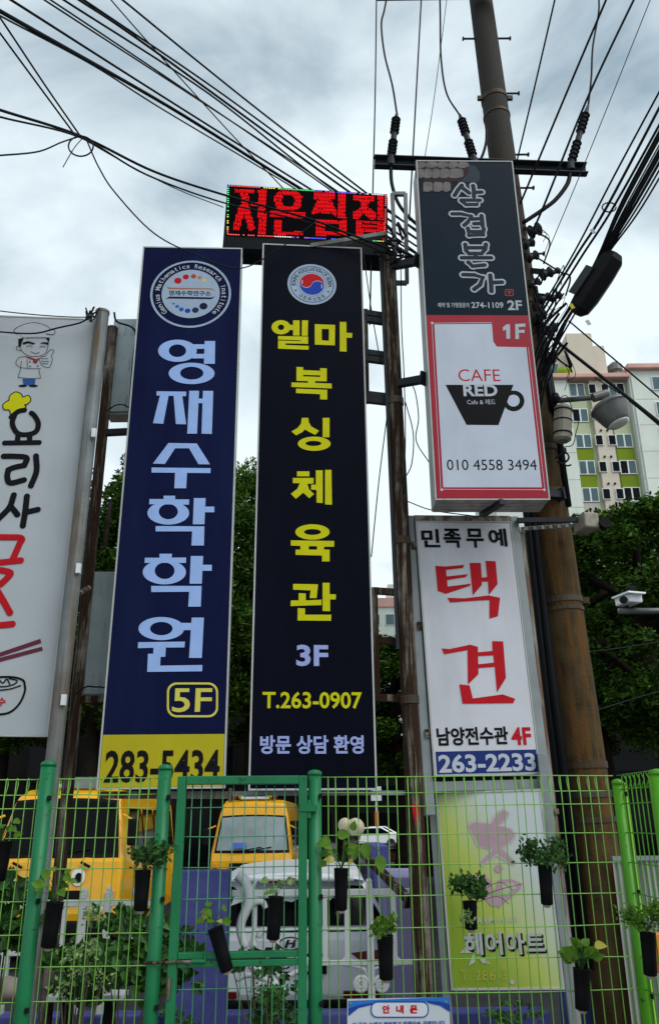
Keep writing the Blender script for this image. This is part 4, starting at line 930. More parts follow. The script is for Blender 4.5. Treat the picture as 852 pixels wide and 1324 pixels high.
# street lamp
t = thing('street_lamp', 'bell-shaped street lamp on a short arm reaching right from the pole', 'street lamp', pl(528) + Vector((.1, -.1, 0)))
la, lb = pl(526) + Vector((.1, -.1, 0)), at(775, 513, 6.2)
MB().tube([la, lb], .024, 12).build('arm', M_galv, t, smooth=True)
MB().tube([lb - Vector((.06, 0, .01)), lb + Vector((.07, 0, .03))], .04, 12).build('arm_clamp', M_lampmetal, t)
ax = (at(804, 548, 6.2) - at(784, 514, 6.2)).normalized() * -1
ax = Vector((-.30, .08, .95)).normalized(); Mq = ax.to_track_quat('Z', 'Y').to_matrix()
hc = at(792, 534, 6.2)
MB().lathe([(.1, -.105), (.115, -.08), (.14, -.01), (.155, .045), (.168, .055), (.168, .068), (.15, .09), (.085, .12), (.035, .13)], 24, Mq, hc).build('lamp_shade', M_lampmetal, t, smooth=True, bevel=.003)
MB().lathe([(.04, -.13), (.08, -.12), (.095, -.106)], 20, Mq, hc).build('lens', M_lampglass, t, smooth=True)

# security cameras
t = thing('security_camera', 'white bullet security camera on a grey arm at the right edge', 'camera', at(852, 790, 9.5))
ca, cb2 = at(799, 790, 9.5), at(905, 790, 9.5)
MB().tube([ca, cb2], .036, 12).build('arm', M_lampmetal, t, smooth=True)
MB().box(at(812, 776, 9.45), (.2, .26, .11), Matrix.Rotation(R(18), 3, 'Z')).build('housing', M_wvan, t, bevel=.02)
MB().box(at(812, 770, 9.4), (.24, .32, .02), Matrix.Rotation(R(18), 3, 'Z')).build('sunshield', M_wvan, t)
MB().lathe([(.045, 0), (.045, .03)], 12, Matrix.Rotation(R(90), 3, 'X'), at(805, 776, 9.3)).build('lens', M_glass, t)
MB().tube([at(810, 789, 9.5), at(810, 781, 9.5)], .025, 8).build('neck', M_trim, t)
MB().box(at(815, 764, 9.5), (.1, .1, .1)).build('sensor', M_trim, t, bevel=.01)
# the camera that stands on the arm is bolted to its own mast beyond the picture edge
MB().tube([cb2, (cb2.x, cb2.y, 0)], .06, 12).build('mast', M_lampmetal, t, smooth=True)
t = thing('pole_camera', 'ivory camera box with black lens on a chain bracket right of the pole', 'camera', at(752, 683, 6.3))
MB().box(at(757, 677, 6.25), (.13, .2, .13), Matrix.Rotation(R(12), 3, 'Z')).build('housing', M_ivory, t, bevel=.015)
MB().lathe([(.045, 0), (.045, .07)], 12, Matrix.Rotation(R(90), 3, 'X'), at(779, 679, 6.2)).build('lens', M_trim, t)
MB().bar(at(766, 681, 6.25), at(778, 680, 6.22), .05, .05).build('lens_mount', M_ivory, t)
MB().bar(at(668, 673, 6.25), at(752, 672, 6.25), .03, .04).build('bracket', M_darksteel, t)
for i in range(14):
    MB().box(at(670 + i * 5.2, 684 - i * .35, 6.2), (.026, .012, .03), Matrix.Rotation(R(40 * (i % 2)), 3, 'X')).build('chain_link', M_galv, t)

# ================================================================== OVERHEAD WIRES
GL = 'wires of the bundle sloping from upper left'
def wire(name, label, pts, r=.012, m=None, group=None, k=8, n=6, cat='wire'):
    pts = [Vector(p) for p in pts]
    def outside(p):
        q = p - CAM; z_ = q.dot(fw); x_, y_ = PW / 2 + FPX * q.dot(crt) / z_, PH / 2 - FPX * q.dot(cup) / z_
        return x_ < -3 or x_ > PW + 3 or y_ < -3
    pts = smoothline(pts, k)
    if outside(pts[0]): pts.insert(0, pts[0] + (pts[0] - pts[1]).normalized() * 6)      # the line goes on to its next pole
    if outside(pts[-1]): pts.append(pts[-1] + (pts[-1] - pts[-2]).normalized() * 6)
    o = MB().tube(pts, r, n).build(name, m or M_wire, None, smooth=True)
    tag(o, label, cat, group); return o
def wl(*a):
    """picture points of a wire that comes nearer towards the left"""
    out = []
    for x, y in a: out.append(at(x, y, 4.3 + 2.4 * min(max((x - 20) / 290, -.25), 1)))
    return out
def wf(*a):
    return [at(x, y, 4.3 + 1.6 * min(max((x - 20) / 270, -.25), 1)) for x, y in a]
S_ = 'black overhead wire in the bundle sloping from upper left to the LED board'
for a, r_ in ((((-46, -38), (15, 0), (200, 118), (394, 240), (600, 366)), .011), (((58, -0.1), (252, 126), (430, 243), (600, 362)), .008), (((-10, -46), (66, 0), (260, 130), (422, 242), (600, 372)), .008),
              (((20, -42), (83, 0), (270, 121), (425, 241), (610, 366)), .010), (((30, -46), (103, 0), (192, 60), (440, 240), (610, 358)), .012), (((40, -46), (109, 0), (270, 109), (452, 240), (620, 350)), .010)):
    a = list(a)
    if a[0][1] == -0.1: a[0] = (-5, -42); a.insert(1, (58, 0))
    wire('overhead_wire', S_, wl(*a), r_, None, GL)
wire('overhead_wire', 'thick double cable entering at the upper left edge below the wire bundle', wl((-60, -22), (0, 14), (217, 137), (379, 238), (600, 372)), .017)
wire('overhead_wire', 'thin wire twisted beside the thick cable from the upper left edge', wl((-60, -16), (0, 20), (120, 84), (210, 141), (372, 238), (600, 380)), .008, M_wire2)
wire('overhead_wire', 'thin loose wire crossing diagonally under the upper left bundle', wl((120, -30), (144, 0), (202, 66), (298, 172), (361, 238), (410, 290)), .006)
wire('overhead_wire', 'topmost lone wire on the right side of the sloping bundle', wl((120, -30), (159, 0), (242, 68), (338, 145), (465, 243), (620, 362)), .010)
wire('drop_cable', 'steep upper drop wire meeting the knot at the left', wl((-30, -18), (0, 22), (60, 112), (105, 177)), .007)
wire('drop_cable', 'steep lower drop wire meeting the knot at the left', wl((-30, 0), (0, 42), (50, 110), (100, 178)), .007)
wire('service_cable', 'upper strand of the cable running from the left edge across the LED board', wf((-60, 120), (0, 142), (105, 176), (200, 222), (290, 252)) + [at(400, 283, 5.95), at(450, 302, 5.95), at(505, 322, 6.0)], .011)
wire('service_cable', 'lower strand of the cable running from the left edge to the LED board', wf((-60, 132), (0, 151), (105, 178), (190, 226), (289, 262)) + [at(400, 288, 5.96), at(505, 330, 6.02)], .008)
wire('service_cable', 'pale thin strand drooping beside the left service cable', wl((105, 178), (170, 215), (230, 245), (289, 268)), .005, M_wire2)
wire('tail_wire', 'loose wire tail left of the knotted cables', wl((-30, 203), (0, 201), (50, 196), (80, 184), (104, 176)), .006)
wire('wire_coil', 'small tied loop of wire hanging at the cable knot', [at(105 + 16 * math.cos(a_ / 8) * 1.0, 189 + 13 * math.sin(a_ / 8), 4.62 + .002 * a_) for a_ in range(0, 76, 4)], .006, k=3)
wire('wire_tail', 'short frayed wire end below the cable knot', wl((106, 180), (96, 192), (82, 216)), .004)
wire('drooping_wire', 'thin wire drooping from the knot past the top of the navy sign', wf((112, 180), (128, 216), (150, 250), (200, 302), (255, 330)) + [at(310, 347, 5.85), at(360, 322, 5.9), at(411, 285, 5.95)], .006)
wire('sign_wire', 'thin black wire across the cook print on the noodle sign', [at(x, y, 5.48) for x, y in ((-30, 424), (0, 429), (45, 431), (75, 424), (105, 417), (118, 408))], .007)
wire('sign_wire', 'thin wire along the top of the noodle sign', [at(x, y, 5.47) for x, y in ((-30, 396), (0, 402), (60, 408), (112, 410), (124, 404))], .005)
for i in range(5):
    a_ = rnd.uniform(0, 6)
    wire('wire_knot', 'tangled wire ends tied to the top of the grey sign post', [at(118 + rnd.uniform(-8, 12), 406 + rnd.uniform(-10, 12), 5.46) for _ in range(4)], .006, None, 'wire ends on the grey post')
wire('sign_cable', 'black cable down the left side of the navy sign', [at(x, y, 6.05) for x, y in ((148, 404), (152, 416), (175, 428), (172, 470), (166, 560), (160, 680), (150, 760))], .009)
wire('sign_cable', 'black cable looping below the upper grey box', [at(x, y, 6.2) for x, y in ((138, 532), (150, 524), (162, 524), (172, 532))], .006)
wire('sign_cable', 'black cable looping below the lower grey box', [at(x, y, 6.2) for x, y in ((97, 898), (112, 888), (128, 888), (140, 880), (152, 800))], .006)
# right of the LED board
wire('vertical_wire', 'thin vertical wire at the left end of the crossarm', [at(487, -30, 6.4), at(485, 120, 6.4), at(482, 245, 6.35), at(478, 420, 6.3)], .007)
wire('vertical_wire', 'thin wire dropping left of the cafe sign', [at(546, -30, 6.4), at(538, 120, 6.4), at(529, 285, 6.4)], .008)
wire('vertical_wire', 'hairline wire between the two cable terminations', [at(581, -30, 6.6), at(562, 120, 6.6), at(548, 210, 6.6)], .004, M_wire2)
J = 6.36
wire('jumper_cable', 'curved jumper cable to the leftmost cable termination', [at(x, y, J) for x, y in ((504, -25), (497, 12), (493, 32), (497, 70), (507, 110), (513, 147))], .010)
wire('jumper_cable', 'curved jumper cable to the middle cable termination', [at(x, y, J) for x, y in ((568, -25), (569, 20), (570, 75), (577, 120), (594, 149))], .010)
wire('jumper_cable', 'curved jumper cable to the right cable termination', [at(x, y, J) for x, y in ((770, -25), (774, 10), (766, 60), (764, 100), (760, 137))], .010)
wire('tail_cable', 'thick cable hanging below the left end of the crossarm', [at(x, y, J) for x, y in ((505, 214), (507, 240), (518, 268), (545, 295), (600, 330))], .018)
wire('tail_cable', 'thick curved cable from the middle termination to the pole', [at(x, y, J + .05) for x, y in ((613, 212), (622, 204), (628, 185), (629, 168))], .014)
wire('tail_cable', 'thick curved cable from the right end of the crossarm to the pole', [at(x, y, J) for x, y in ((737, 222), (733, 238), (718, 258), (700, 272), (676, 288))], .022)
def wr(*a, y0=6.35, y1=5.0):
    n_ = len(a); return [at(x, y, y0 + (y1 - y0) * i / (n_ - 1)) for i, (x, y) in enumerate(a)]
wire('line_wire', 'wire rising right of the pole, nearest to it', wr((668, 208), (693, 103), (726, -40)), .008)
wire('line_wire', 'wire rising from the pole to the top edge, second right of the pole', wr((672, 264), (730, 125), (800, -40)), .010)
wire('line_wire', 'wire rising past the right cable termination to the top edge', wr((688, 300), (706, 258), (762, 120), (838, -40)), .010)
wire('line_wire', 'hairline wire at the top right running down to the pole', wr((706, 330), (760, 200), (856, -40)), .004, M_wire2)
wire('line_wire', 'upper strand of the three wires at the right edge', wr((692, 410), (742, 326), (800, 215), (890, 48), y1=4.6), .008)
wire('line_wire', 'middle strand of the three wires at the right edge', wr((690, 420), (745, 330), (786, 264), (890, 66), y1=4.6), .011)
wire('line_wire', 'lower strand of the three wires at the right edge', wr((694, 424), (750, 334), (796, 262), (890, 92), y1=4.6), .010)
wire('wire_coil', 'small coil of wire on the right edge strands', [at(787 + 9 * math.cos(a_ / 5), 268 + 6 * math.sin(a_ / 5), 5.3) for a_ in range(0, 33, 3)], .006, k=3)
for i in range(11):
    of = -11 + 2.2 * i + rnd.uniform(-1.5, 1.5); j_ = lambda a: rnd.uniform(-a, a)
    wire('bundle_cable', 'black cable of the thick bundle rising to the right edge', wr((690 + j_(6), 520 + j_(35)), (712 + of * .6 + j_(3), 448 + j_(4)), (741 + of * .5 + j_(2), 396), (776 + of * .45, 334), (816 + of * 1.1, 262 + of * .4), (885 + of * 1.3, 138 + of * .5), y1=4.7), rnd.uniform(.005, .010), None, 'cables of the right-hand bundle')
# splice closure on the bundle
ca, cb2 = at(744, 406, 5.55), at(796, 328, 5.3)
t = thing('splice_closure', 'long black splice closure hanging on the right cable bundle', 'cable box', ca)
d = (cb2 - ca).normalized()
MB().tube([ca, ca + d * .05, ca + d * .16, cb2 - d * .18, cb2 - d * .05, cb2], [.05, .095, .11, .11, .1, .06], 6).build('closure_body', M_trim, t, bevel=.01)
MB().bar(ca + d * .1 + Vector((-.1, -.06, .05)), cb2 - d * .2 + Vector((-.1, -.06, .05)), .012, .07).build('closure_flange', M_wire2, t)
for x, y, m in ((739, 396, M_yellow), (766, 299, M_greybox), (796, 336, M_greybox), (760, 417, M_greybox)):
    tag(MB().box(at(x, y, 5.3), (.028, .004, .045), Matrix.Rotation(R(-25), 3, 'Y')).build('cable_tag', m, None), {739: 'small yellow tag on the cable bundle', 766: 'small grey tag on the upper right strands', 796: 'small grey tag above the splice closure', 760: 'small grey tag below the splice closure'}[x], 'tag')
# messy slack by the pole
for i in range(17):
    y0 = rnd.uniform(290, 470); x0 = 668 + (y0 - 290) * .13 + rnd.uniform(8, 18)
    x2, y2 = x0 + rnd.uniform(5, 42), y0 + rnd.uniform(-25, 45)
    wire('slack_wire', 'loose black slack wire curling beside the utility pole', [at(x0, y0, 6.3), at(x0 + rnd.uniform(4, 40), y0 + rnd.uniform(-22, 30), 6.2), at(x2 + rnd.uniform(-12, 12), y2 + rnd.uniform(-12, 12), 6.15), at(x2, y2 + 18, 6.25)], rnd.choice([.003, .004, .008]), rnd.choice([M_wire, M_wire, M_wire2]), 'slack wires at the pole')
for i in range(9):
    y0 = rnd.uniform(425, 520)
    wire('slack_wire', 'loose black slack wire curling beside the utility pole', [at(684 + rnd.uniform(0, 14), y0, 6.35), at(700 + rnd.uniform(0, 16), y0 - 30, 6.25), at(716 + rnd.uniform(0, 18), y0 - 60, 6.1)], rnd.choice([.008, .012]), M_wire, 'slack wires at the pole')
wire('guy_cable', 'thick black cable running down right past the apartment block', [at(702, 428, 6.3), at(776, 486, 6.0), at(900, 585, 5.5)], .014)
wire('guy_cable', 'thin cable running down right above the thick one', [at(735, 415, 6.3), at(800, 470, 6.1), at(900, 555, 5.7)], .007)
wire('guy_cable', 'thin cable in front of the apartments passing behind the lamp', [at(768, 488, 8), at(815, 520, 8), at(900, 592, 8)], .007)
wire('guy_cable', 'hairline wire in front of the right trees, upper', [at(735, 845, 9), at(800, 838, 9), at(900, 822, 9)], .004, M_wire2)
wire('guy_cable', 'hairline wire in front of the right trees, lower', [at(765, 920, 9), at(830, 900, 9), at(900, 880, 9)], .004, M_wire2)
for i in range(12):
    x0, y0 = 505 + rnd.uniform(-10, 16), 312 + rnd.uniform(-14, 16)
    wire('post_top_wire', 'dark tangled wire wound round the top of the rusty post', [at(x0, y0, 6.02), at(x0 + rnd.uniform(-14, 14), y0 + rnd.uniform(-10, 14), 5.98), at(x0 + rnd.uniform(-18, 18), y0 + rnd.uniform(-12, 16), 6.0), at(x0 + rnd.uniform(-12, 18), y0 + rnd.uniform(0, 20), 6.02)], rnd.choice([.007, .011]), M_wire, 'wires tangled on the rusty post top')
for a, lb_ in ((((518, 330), (519, 420), (522, 480), (524, 560), (522, 640)), 'black wire running down beside the upper rusty post'), (((526, 490), (536, 505), (541, 540), (538, 570), (556, 600)), 'curly thin wire between the rusty post and the cafe sign'), (((524, 520), (534, 560), (532, 600), (522, 620)), 'looped thin wire beside the rusty post'), (((470, 330), (480, 400), (492, 470)), 'thin slanting wire beside the upper black sign'), (((500, 540), (490, 620), (480, 720)), 'hairline slanting wire below the upper ladder bracket'), (((526, 648), (560, 660), (620, 668)), 'thin wire sagging under the cafe sign')):
    wire('thin_wire', lb_, [at(x, y, 6.0) for x, y in a], .0045)
wire('pole_loop', 'black cable loops hanging on the pole below the junction box', [at(x, y, 6.35) for x, y in ((718, 592), (730, 585), (735, 592), (728, 599), (720, 597), (732, 602), (738, 601))], .008)
wire('pole_loop', 'thin wire hanging from the junction box', [at(x, y, 6.33) for x, y in ((722, 515), (732, 512), (740, 530), (747, 545), (744, 560), (740, 575), (728, 578))], .004)

# ================================================================== GREEN WIRE FENCE
FYf = lambda X: 4.38 + .066 * X
def fpt(px, py):
    """point on the fence plane"""
    d = ray(px, py); k = 4.38 / (d.y - .066 * d.x); return CAM + d * k
FB = .4
ztop = fpt(430, 1005).z
hz = [fpt(430, y).z for y in (1005, 1042.5, 1080.3, 1119.3, 1159.8, 1201.6, 1243.6, 1287)]
hz += [hz[-1] - .155 * i for i in range(1, 5)]
_vw = {}
def vwire(parent, X, m, z0, z1, hook=True):
    k = (m.name, round(z1 - z0, 2), hook)
    Y = FYf(X)
    if k not in _vw:
        h = z1 - z0
        pts = [(0, 0, 0), (0, 0, h - .02), (0, .004, h - .004), (0, .014, h), (0, .024, h - .006), (0, .03, h - .03), (0, .012, h - .075)] if hook else [(0, 0, 0), (0, 0, h)]
        me = MB().tube(pts, .0026, 6).build('vertical_wire', m, None, smooth=True)
        _vw[k] = me.data; o = me
    else:
        o = bpy.data.objects.new('vertical_wire', _vw[k]); col.objects.link(o)
    o.parent = parent; o.location = Vector((X + rnd.gauss(0, .0014), Y, z0)) - ORIG[parent]; o.rotation_euler = (rnd.gauss(0, .002), rnd.gauss(0, .0022), 0)
    return o
def hwire(parent, xa, xb, z, m, dy=-.0045, r=.0024):
    MB().tube(smoothline([(xa, FYf(xa) + dy, z + rnd.gauss(0, .0015)), (xa * .67 + xb * .33, FYf(xa * .67 + xb * .33) + dy, z + rnd.gauss(0, .002)), (xa * .33 + xb * .67, FYf(xa * .33 + xb * .67) + dy, z + rnd.gauss(0, .002)), (xb, FYf(xb) + dy, z + rnd.gauss(0, .0015))], 3), r, 6).build('horizontal_wire', m, parent, smooth=True)
def fpost(label, px, ytop, d, m, X=None, Y=None):
    p = fpt(px, ytop) if X is None else Vector((X, Y, at(px, ytop, Y).z))
    t = thing('fence_post', label, 'fence post', (p.x, p.y, FB))
    MB().tube([(p.x, p.y, FB), (p.x, p.y, p.z - .012)], d / 2, 20).build('tube', m, t, smooth=True)
    MB().lathe([(d / 2 + .003, -.018), (d / 2 + .003, -.006), (d * .42, .004), (d * .2, .009), (.002, .0105)], 20, None, (p.x, p.y, p.z - .01)).build('cap', m, t, smooth=True)
    MB().lathe([(d / 2 + .05, 0), (d / 2 + .05, .01)], 16, None, (p.x, p.y, FB)).build('base_plate', m, t)
    return t, p
tA, pA = fpost('leftmost thick teal-green fence post with domed cap', 64, 983, .071, M_teal)
tB, pB = fpost('teal-green fence post on the left side of the gate', 214.5, 988, .067, M_teal)
tC, pC = fpost('teal-green fence post carrying the gate hinges', 407, 995, .066, M_teal)
tD, pD = fpost('slim lime-green fence post left of the fence corner', 797, 1007, .056, M_lime)
pE = at(848, 995, 3.98)
tE, _ = fpost('lime-green corner post at the right edge', 848, 994, .075, M_lime, pE.x, pE.y)
for t_, p_ in ((tA, pA), (tB, pB), (tC, pC), (tD, pD)):
    for z in (ztop - .09, ztop - .55, ztop - 1.0):
        MB().box((p_.x + .03, p_.y - .028, z), (.018, .018, .022)).build('wire_clip', M_trim, t_, bevel=.003)
MB().bar((pD.x + .033, pD.y - .02, FB), (pD.x + .033, pD.y - .02, pD.z - .02), .012, .02, (0, 1, 0)).build('edge_flange', mat('pale_lime_paint', (.25, .55, .06), .35), tD)
def panel(name, label, xa, xb, m):
    t = thing(name, label, 'fence', ((xa + xb) / 2, FYf((xa + xb) / 2), FB))
    for z in hz: hwire(t, xa, xb, z, m)
    hwire(t, xa, xb, ztop - .075, m, .012)
    x = xa + .03
    while x < xb - .01:
        vwire(t, x, m, FB + .05, ztop + .003); x += .05
    return t
panel('wire_fence', 'green wire fence panel at the far left in front of the yellow minibus', -4.2, pA.x - .03, M_limewire)
panel('wire_fence', 'green wire fence panel between the two left posts', pA.x + .03, pB.x - .03, M_limewire)
panel('wire_fence', 'long green wire fence panel between the gate and the lime post', pC.x + .035, pD.x - .02, M_limewire)
# corner panel running towards the viewer
t = thing('wire_fence', 'foreshortened lime wire fence panel at the right corner', 'fence', ((pD.x + pE.x) / 2, (pD.y + pE.y) / 2, FB))
dv = Vector((pE.x - pD.x, pE.y - pD.y, 0)); nn = int(dv.length / .05)
for z in hz + [ztop - .07]:
    MB().tube([Vector((pD.x, pD.y, z)), Vector((pE.x, pE.y, z))], .0026, 6).build('horizontal_wire', M_lime, t, smooth=True)
for i in range(1, nn):
    p = Vector((pD.x, pD.y, 0)) + dv * (i / nn)
    MB().tube([(p.x + .004, p.y, FB + .05), (p.x + .004, p.y, ztop - .01), (p.x + .012, p.y, ztop + .004), (p.x + .028, p.y, ztop - .03), (p.x + .008, p.y, ztop - .075)], .0028, 6).build('vertical_wire', M_lime, t, smooth=True)
# gate
gl, gr_ = fpt(237, 1010).x, fpt(392, 1010).x
zt, zm = fpt(310, 1009).z, fpt(310, 1237).z
t = thing('wire_gate', 'teal-green framed wire gate in the fence with a rusty bolt', 'gate', ((gl + gr_) / 2, FYf((gl + gr_) / 2) - .02, FB))
gy = lambda X: FYf(X) - .02
MB().bar((gl, gy(gl), FB + .06), (gl, gy(gl), zt + .02), .042, .042, (0, 1, 0)).build('frame_stile', M_teal, t, bevel=.004)
MB().bar((gr_, gy(gr_), FB + .06), (gr_, gy(gr_), zt + .02), .042, .042, (0, 1, 0)).build('frame_stile', M_teal, t, bevel=.004)
MB().bar((gl + .022, gy(gl), zt), (gr_ - .022, gy(gr_), zt), .0415, .041).build('frame_rail', M_teal, t, bevel=.004)
MB().bar((gl + .022, gy(gl), zm + .012), (gr_ - .022, gy(gr_), zm + .012), .036, .028).build('frame_rail', M_teal, t, bevel=.003)
MB().bar((gl + .022, gy(gl), zm - .022), (gr_ - .022, gy(gr_), zm - .022), .036, .028).build('frame_rail', M_teal, t, bevel=.003)
MB().bar((gl + .022, gy(gl), FB + .09), (gr_ - .022, gy(gr_), FB + .09), .0415, .041).build('frame_rail', M_teal, t, bevel=.004)
for z in (hz[1], hz[2], hz[3], hz[4], hz[5] , hz[7] + .04, hz[8], hz[9]): hwire(t, gl, gr_, z, M_tealwire, -.012)
x = gl + .045
while x < gr_ - .02:
    o = vwire(t, x, M_tealwire, FB + .1, zt, False); o.location.y -= .008; x += .0525
for y in (1040, 1052): MB().lathe([(.012, -.02), (.012, .02)], 10, None, fpt(399.5, y) + Vector((0, -.03, 0))).build('hinge', M_teal, t)
MB().bar(fpt(388, 1045) + Vector((0, -.04, 0)), fpt(411, 1045) + Vector((0, -.045, 0)), .012, .03).build('hinge_strap', M_teal, t)
MB().tube([fpt(190, 1243) + Vector((0, -.045, 0)), fpt(268, 1241) + Vector((0, -.045, 0))], .007, 8).build('bolt', M_rustpipe, t)
MB().tube([fpt(250, 1241) + Vector((0, -.045, 0)), fpt(268, 1241) + Vector((0, -.045, 0))], .010, 8).build('bolt_sleeve', M_teal, t)
MB().tube([fpt(267, 1241) + Vector((0, -.045, 0)), fpt(267, 1228) + Vector((0, -.045, 0))], .006, 8).build('bolt_handle', M_teal, t)
MB().tube([fpt(221, 1262) + Vector((0, -.04, 0)), fpt(219, 1290) + Vector((0, -.04, 0))], .012, 10).build('lock_plate', M_rustpipe, t)

# ================================================================== PLANTS ON THE FENCE
def heart(s):
    """leaf outline along +x, folded on the midrib"""
    o = [(0, 0), (.10, .28), (.36, .40), (.66, .28), (1, 0), (.66, -.28), (.36, -.40), (.10, -.28)]
    return [Vector((x * s, y * s, abs(y) * s * .35 - .12 * s * x * x)) for x, y in o], [(0, 1, 2), (0, 2, 3), (0, 3, 4), (0, 4, 5), (0, 5, 6), (0, 6, 7)]
def orient(d, r):
    d = Vector(d).normalized(); u_ = Vector((r.uniform(-.5, .5), -1, r.uniform(.1, .9))); z = (u_ - d * u_.dot(d)).normalized(); y = z.cross(d)
    return Matrix((d, y, z)).transposed()
def foliage(mb, ce, rad, n, leaf, r, wid=.45):
    for i in range(n):
        p = Vector(ce) + Vector((r.gauss(0, .45) * rad[0], r.gauss(0, .45) * rad[1], r.gauss(0, .45) * rad[2]))
        d = Vector((r.gauss(0, 1), r.gauss(-.2, .8), r.gauss(.35, .8))); Mq = orient(d, r); s_ = leaf * r.uniform(.6, 1.3)
        vs = [Mq @ Vector(q) * s_ + p for q in ((0, 0, 0), (.45, wid / 2, .1), (1, 0, -.05), (.45, -wid / 2, .1))]
        mb.add(vs, [(0, 1, 2), (0, 2, 3)])
    mb.keep = True
def pot(label, x, y, wpx, hpx, tilt, kind, seed, spread=1.0, fp=None, yb=0):
    """tapering black bottle planter wired to the fence"""
    r = random.Random(seed); P = (fp or fpt)(x, y) + Vector((0, -.045, 0)); sc = 1 / 258
    w, h = wpx * sc, hpx * sc; tl = R(tilt)
    ax_ = Vector((math.sin(tl), 0, math.cos(tl))); Mq = Matrix.Rotation(tl, 3, 'Y')
    t = thing('potted_plant', label, 'plant', P - ax_ * h, 'planters hung on the fence')
    MB().lathe([(w * .30, -h), (w * .42, -h * .97), (w * .44, -h * .6), (w * .5, -h * .02), (w * .53, 0), (w * .47, .001), (w * .45, -.02)], 16, Mq, P).build('pot', M_pot, t, smooth=True)
    MB().lathe([(w * .44, -.016), (w * .2, -.008), (.002, -.006)], 12, Mq, P).build('soil', M_soil, t)
    MB().lathe([(w * .17, -h - .012), (w * .28, -h + .001)], 10, Mq, P).build('pot_neck', M_stone, t)
    MB().tube([P + Vector((-w * .52, 0, -.03)), P + Vector((-w * .3, .05, -.03)), P + Vector((w * .3, .05, -.03)), P + Vector((w * .52, 0, -.03))], .0018, 5).build('tie_wire', M_wire, t)
    if kind in ('heart', 'vari', 'rosette'):
        n = {'heart': 13, 'vari': 7, 'rosette': 26}[kind]; ls = {'heart': .046, 'vari': .04, 'rosette': .052}[kind]
        m = {'heart': M_leaf, 'vari': M_leafv, 'rosette': M_leaf}[kind]
        for i in range(n):
            a = 2 * PI * i / n + r.uniform(-.3, .3); hh = r.uniform(.02, .1) * spread
            tip = P + Vector((math.cos(a) * r.uniform(.02, .07) * spread, math.sin(a) * .04 - .01, hh))
            MB().tube(smoothline([P + Vector((0, 0, -.01)), P + (tip - P) * .5 + Vector((0, 0, .012)), tip], 3), .0014, 5).build('stem', M_leafd, t)
            vs, fs = heart(ls * r.uniform(.75, 1.3)); Mo = orient((math.cos(a), math.sin(a) * .6 - .2, r.uniform(-.5, .5) if kind != 'rosette' else r.uniform(0, 1.2)), r)
            mb = MB(); mb.add([Mo @ v + tip for v in vs], fs); mb.keep = True; mb.build('leaf', m if r.random() > .05 else M_leafy, t, smooth=True)
    elif kind in ('dense', 'bush'):
        mb = MB(); 
        for i in range(11):
            a = r.uniform(0, 6.28); e_ = P + Vector((math.cos(a) * .07 * spread, math.sin(a) * .04, r.uniform(.02, .11) * spread))
            MB().tube([P, (P + e_) / 2 + Vector((0, 0, .015)), e_], .0016, 5).build('stem', M_stem, t)
            foliage(mb, e_, (.045 * spread, .035, .04 * spread), 46 if kind == 'dense' else 30, .028, r, .55)
        o = mb.build('foliage', M_leafd if kind == 'dense' else M_leaf, t); o['kind'] = 'stuff'
    if kind == 'heart' and spread > 1.2:
        pass
    return t, P
pot('black planter with heart leaves at the left edge of the fence', 6, 1087, 30, 46, 2, 'heart', 1)
pot('black planter with heart leaves right of the leftmost post', 76, 1165, 21, 50, 4, 'heart', 2, 1.3)
pot('black planter with dense dark foliage against the gate post', 188, 1124, 20, 46, 0, 'dense', 3, 1.1)
pot('tilted black planter with yellow-green leaves on the gate', 280, 1198, 19, 50, -19, 'heart', 4)
pot('black planter with small variegated leaves on the gate', 358, 1158, 19, 48, 4, 'vari', 5, .8)
tp, PP = pot('black planter with long trailing vine right of the gate', 441, 1122, 18, 48, 1, 'heart', 6, 1.1)
r6 = random.Random(66)
vine = [PP, fpt(447, 1092) + Vector((0, -.05, 0)), fpt(468, 1088) + Vector((0, -.05, 0)), fpt(488, 1098) + Vector((0, -.05, 0)), fpt(493, 1120) + Vector((0, -.05, 0))]
MB().tube(smoothline(vine, 5), .0018, 5).build('vine_stem', M_leaf, tp)
for (x, y), s_, d in (((428, 1088), .075, (-.9, 0, -.1)), ((436, 1080), .07, (.9, -.1, .1)), ((459, 1095), .06, (-.1, -.2, -1)), ((470, 1090), .075, (.2, -.1, -1)), ((487, 1106), .085, (.3, -.1, -.9)), ((455, 1074), .05, (.3, 0, 1))):
    vs, fs = heart(s_); Mo = orient(d, r6); b_ = fpt(x, y) + Vector((0, -.06, 0))
    mb = MB(); mb.add([Mo @ v + b_ for v in vs], fs); mb.keep = True; mb.build('leaf', M_leaf, tp, smooth=True)
pot('black planter with a tuft of small bright leaves near the notice', 497, 1208, 20, 48, 0, 'bush', 7, .6)
t8, P8 = pot('small black planter with wiry twigs in front of the lime sign', 605, 1164, 18, 32, 0, 'dense', 8, .8)
for q_ in (((612, 1160), (630, 1145), (645, 1140), (660, 1150)), ((614, 1162), (640, 1150), (672, 1142)), ((612, 1166), (640, 1158), (655, 1168))):
    MB().tube(smoothline([fpt(*p_) + Vector((0, -.05, 0)) for p_ in q_], 4), .0018, 5).build('twig', M_stem, t8)
mb = MB(); foliage(mb, fpt(600, 1185) + Vector((0, -.09, 0)), (.03, .015, .06), 40, .024, random.Random(88), .5); mb.build('trailing_foliage', M_leafv, t8)['kind'] = 'stuff'
pot('black planter with dark bushy foliage at the right of the lime sign', 701, 1118, 18, 46, 2, 'dense', 9, 1.05)
pot('black planter with a rosette of broad leaves below the utility pole', 748, 1250, 21, 45, 5, 'rosette', 10, 1.0)
def ept(x, y): return at(x, y, 4.2)
pot('black planter with small bright leaves on the lime corner post', 832, 1204, 18, 45, 4, 'bush', 11, .95, ept)
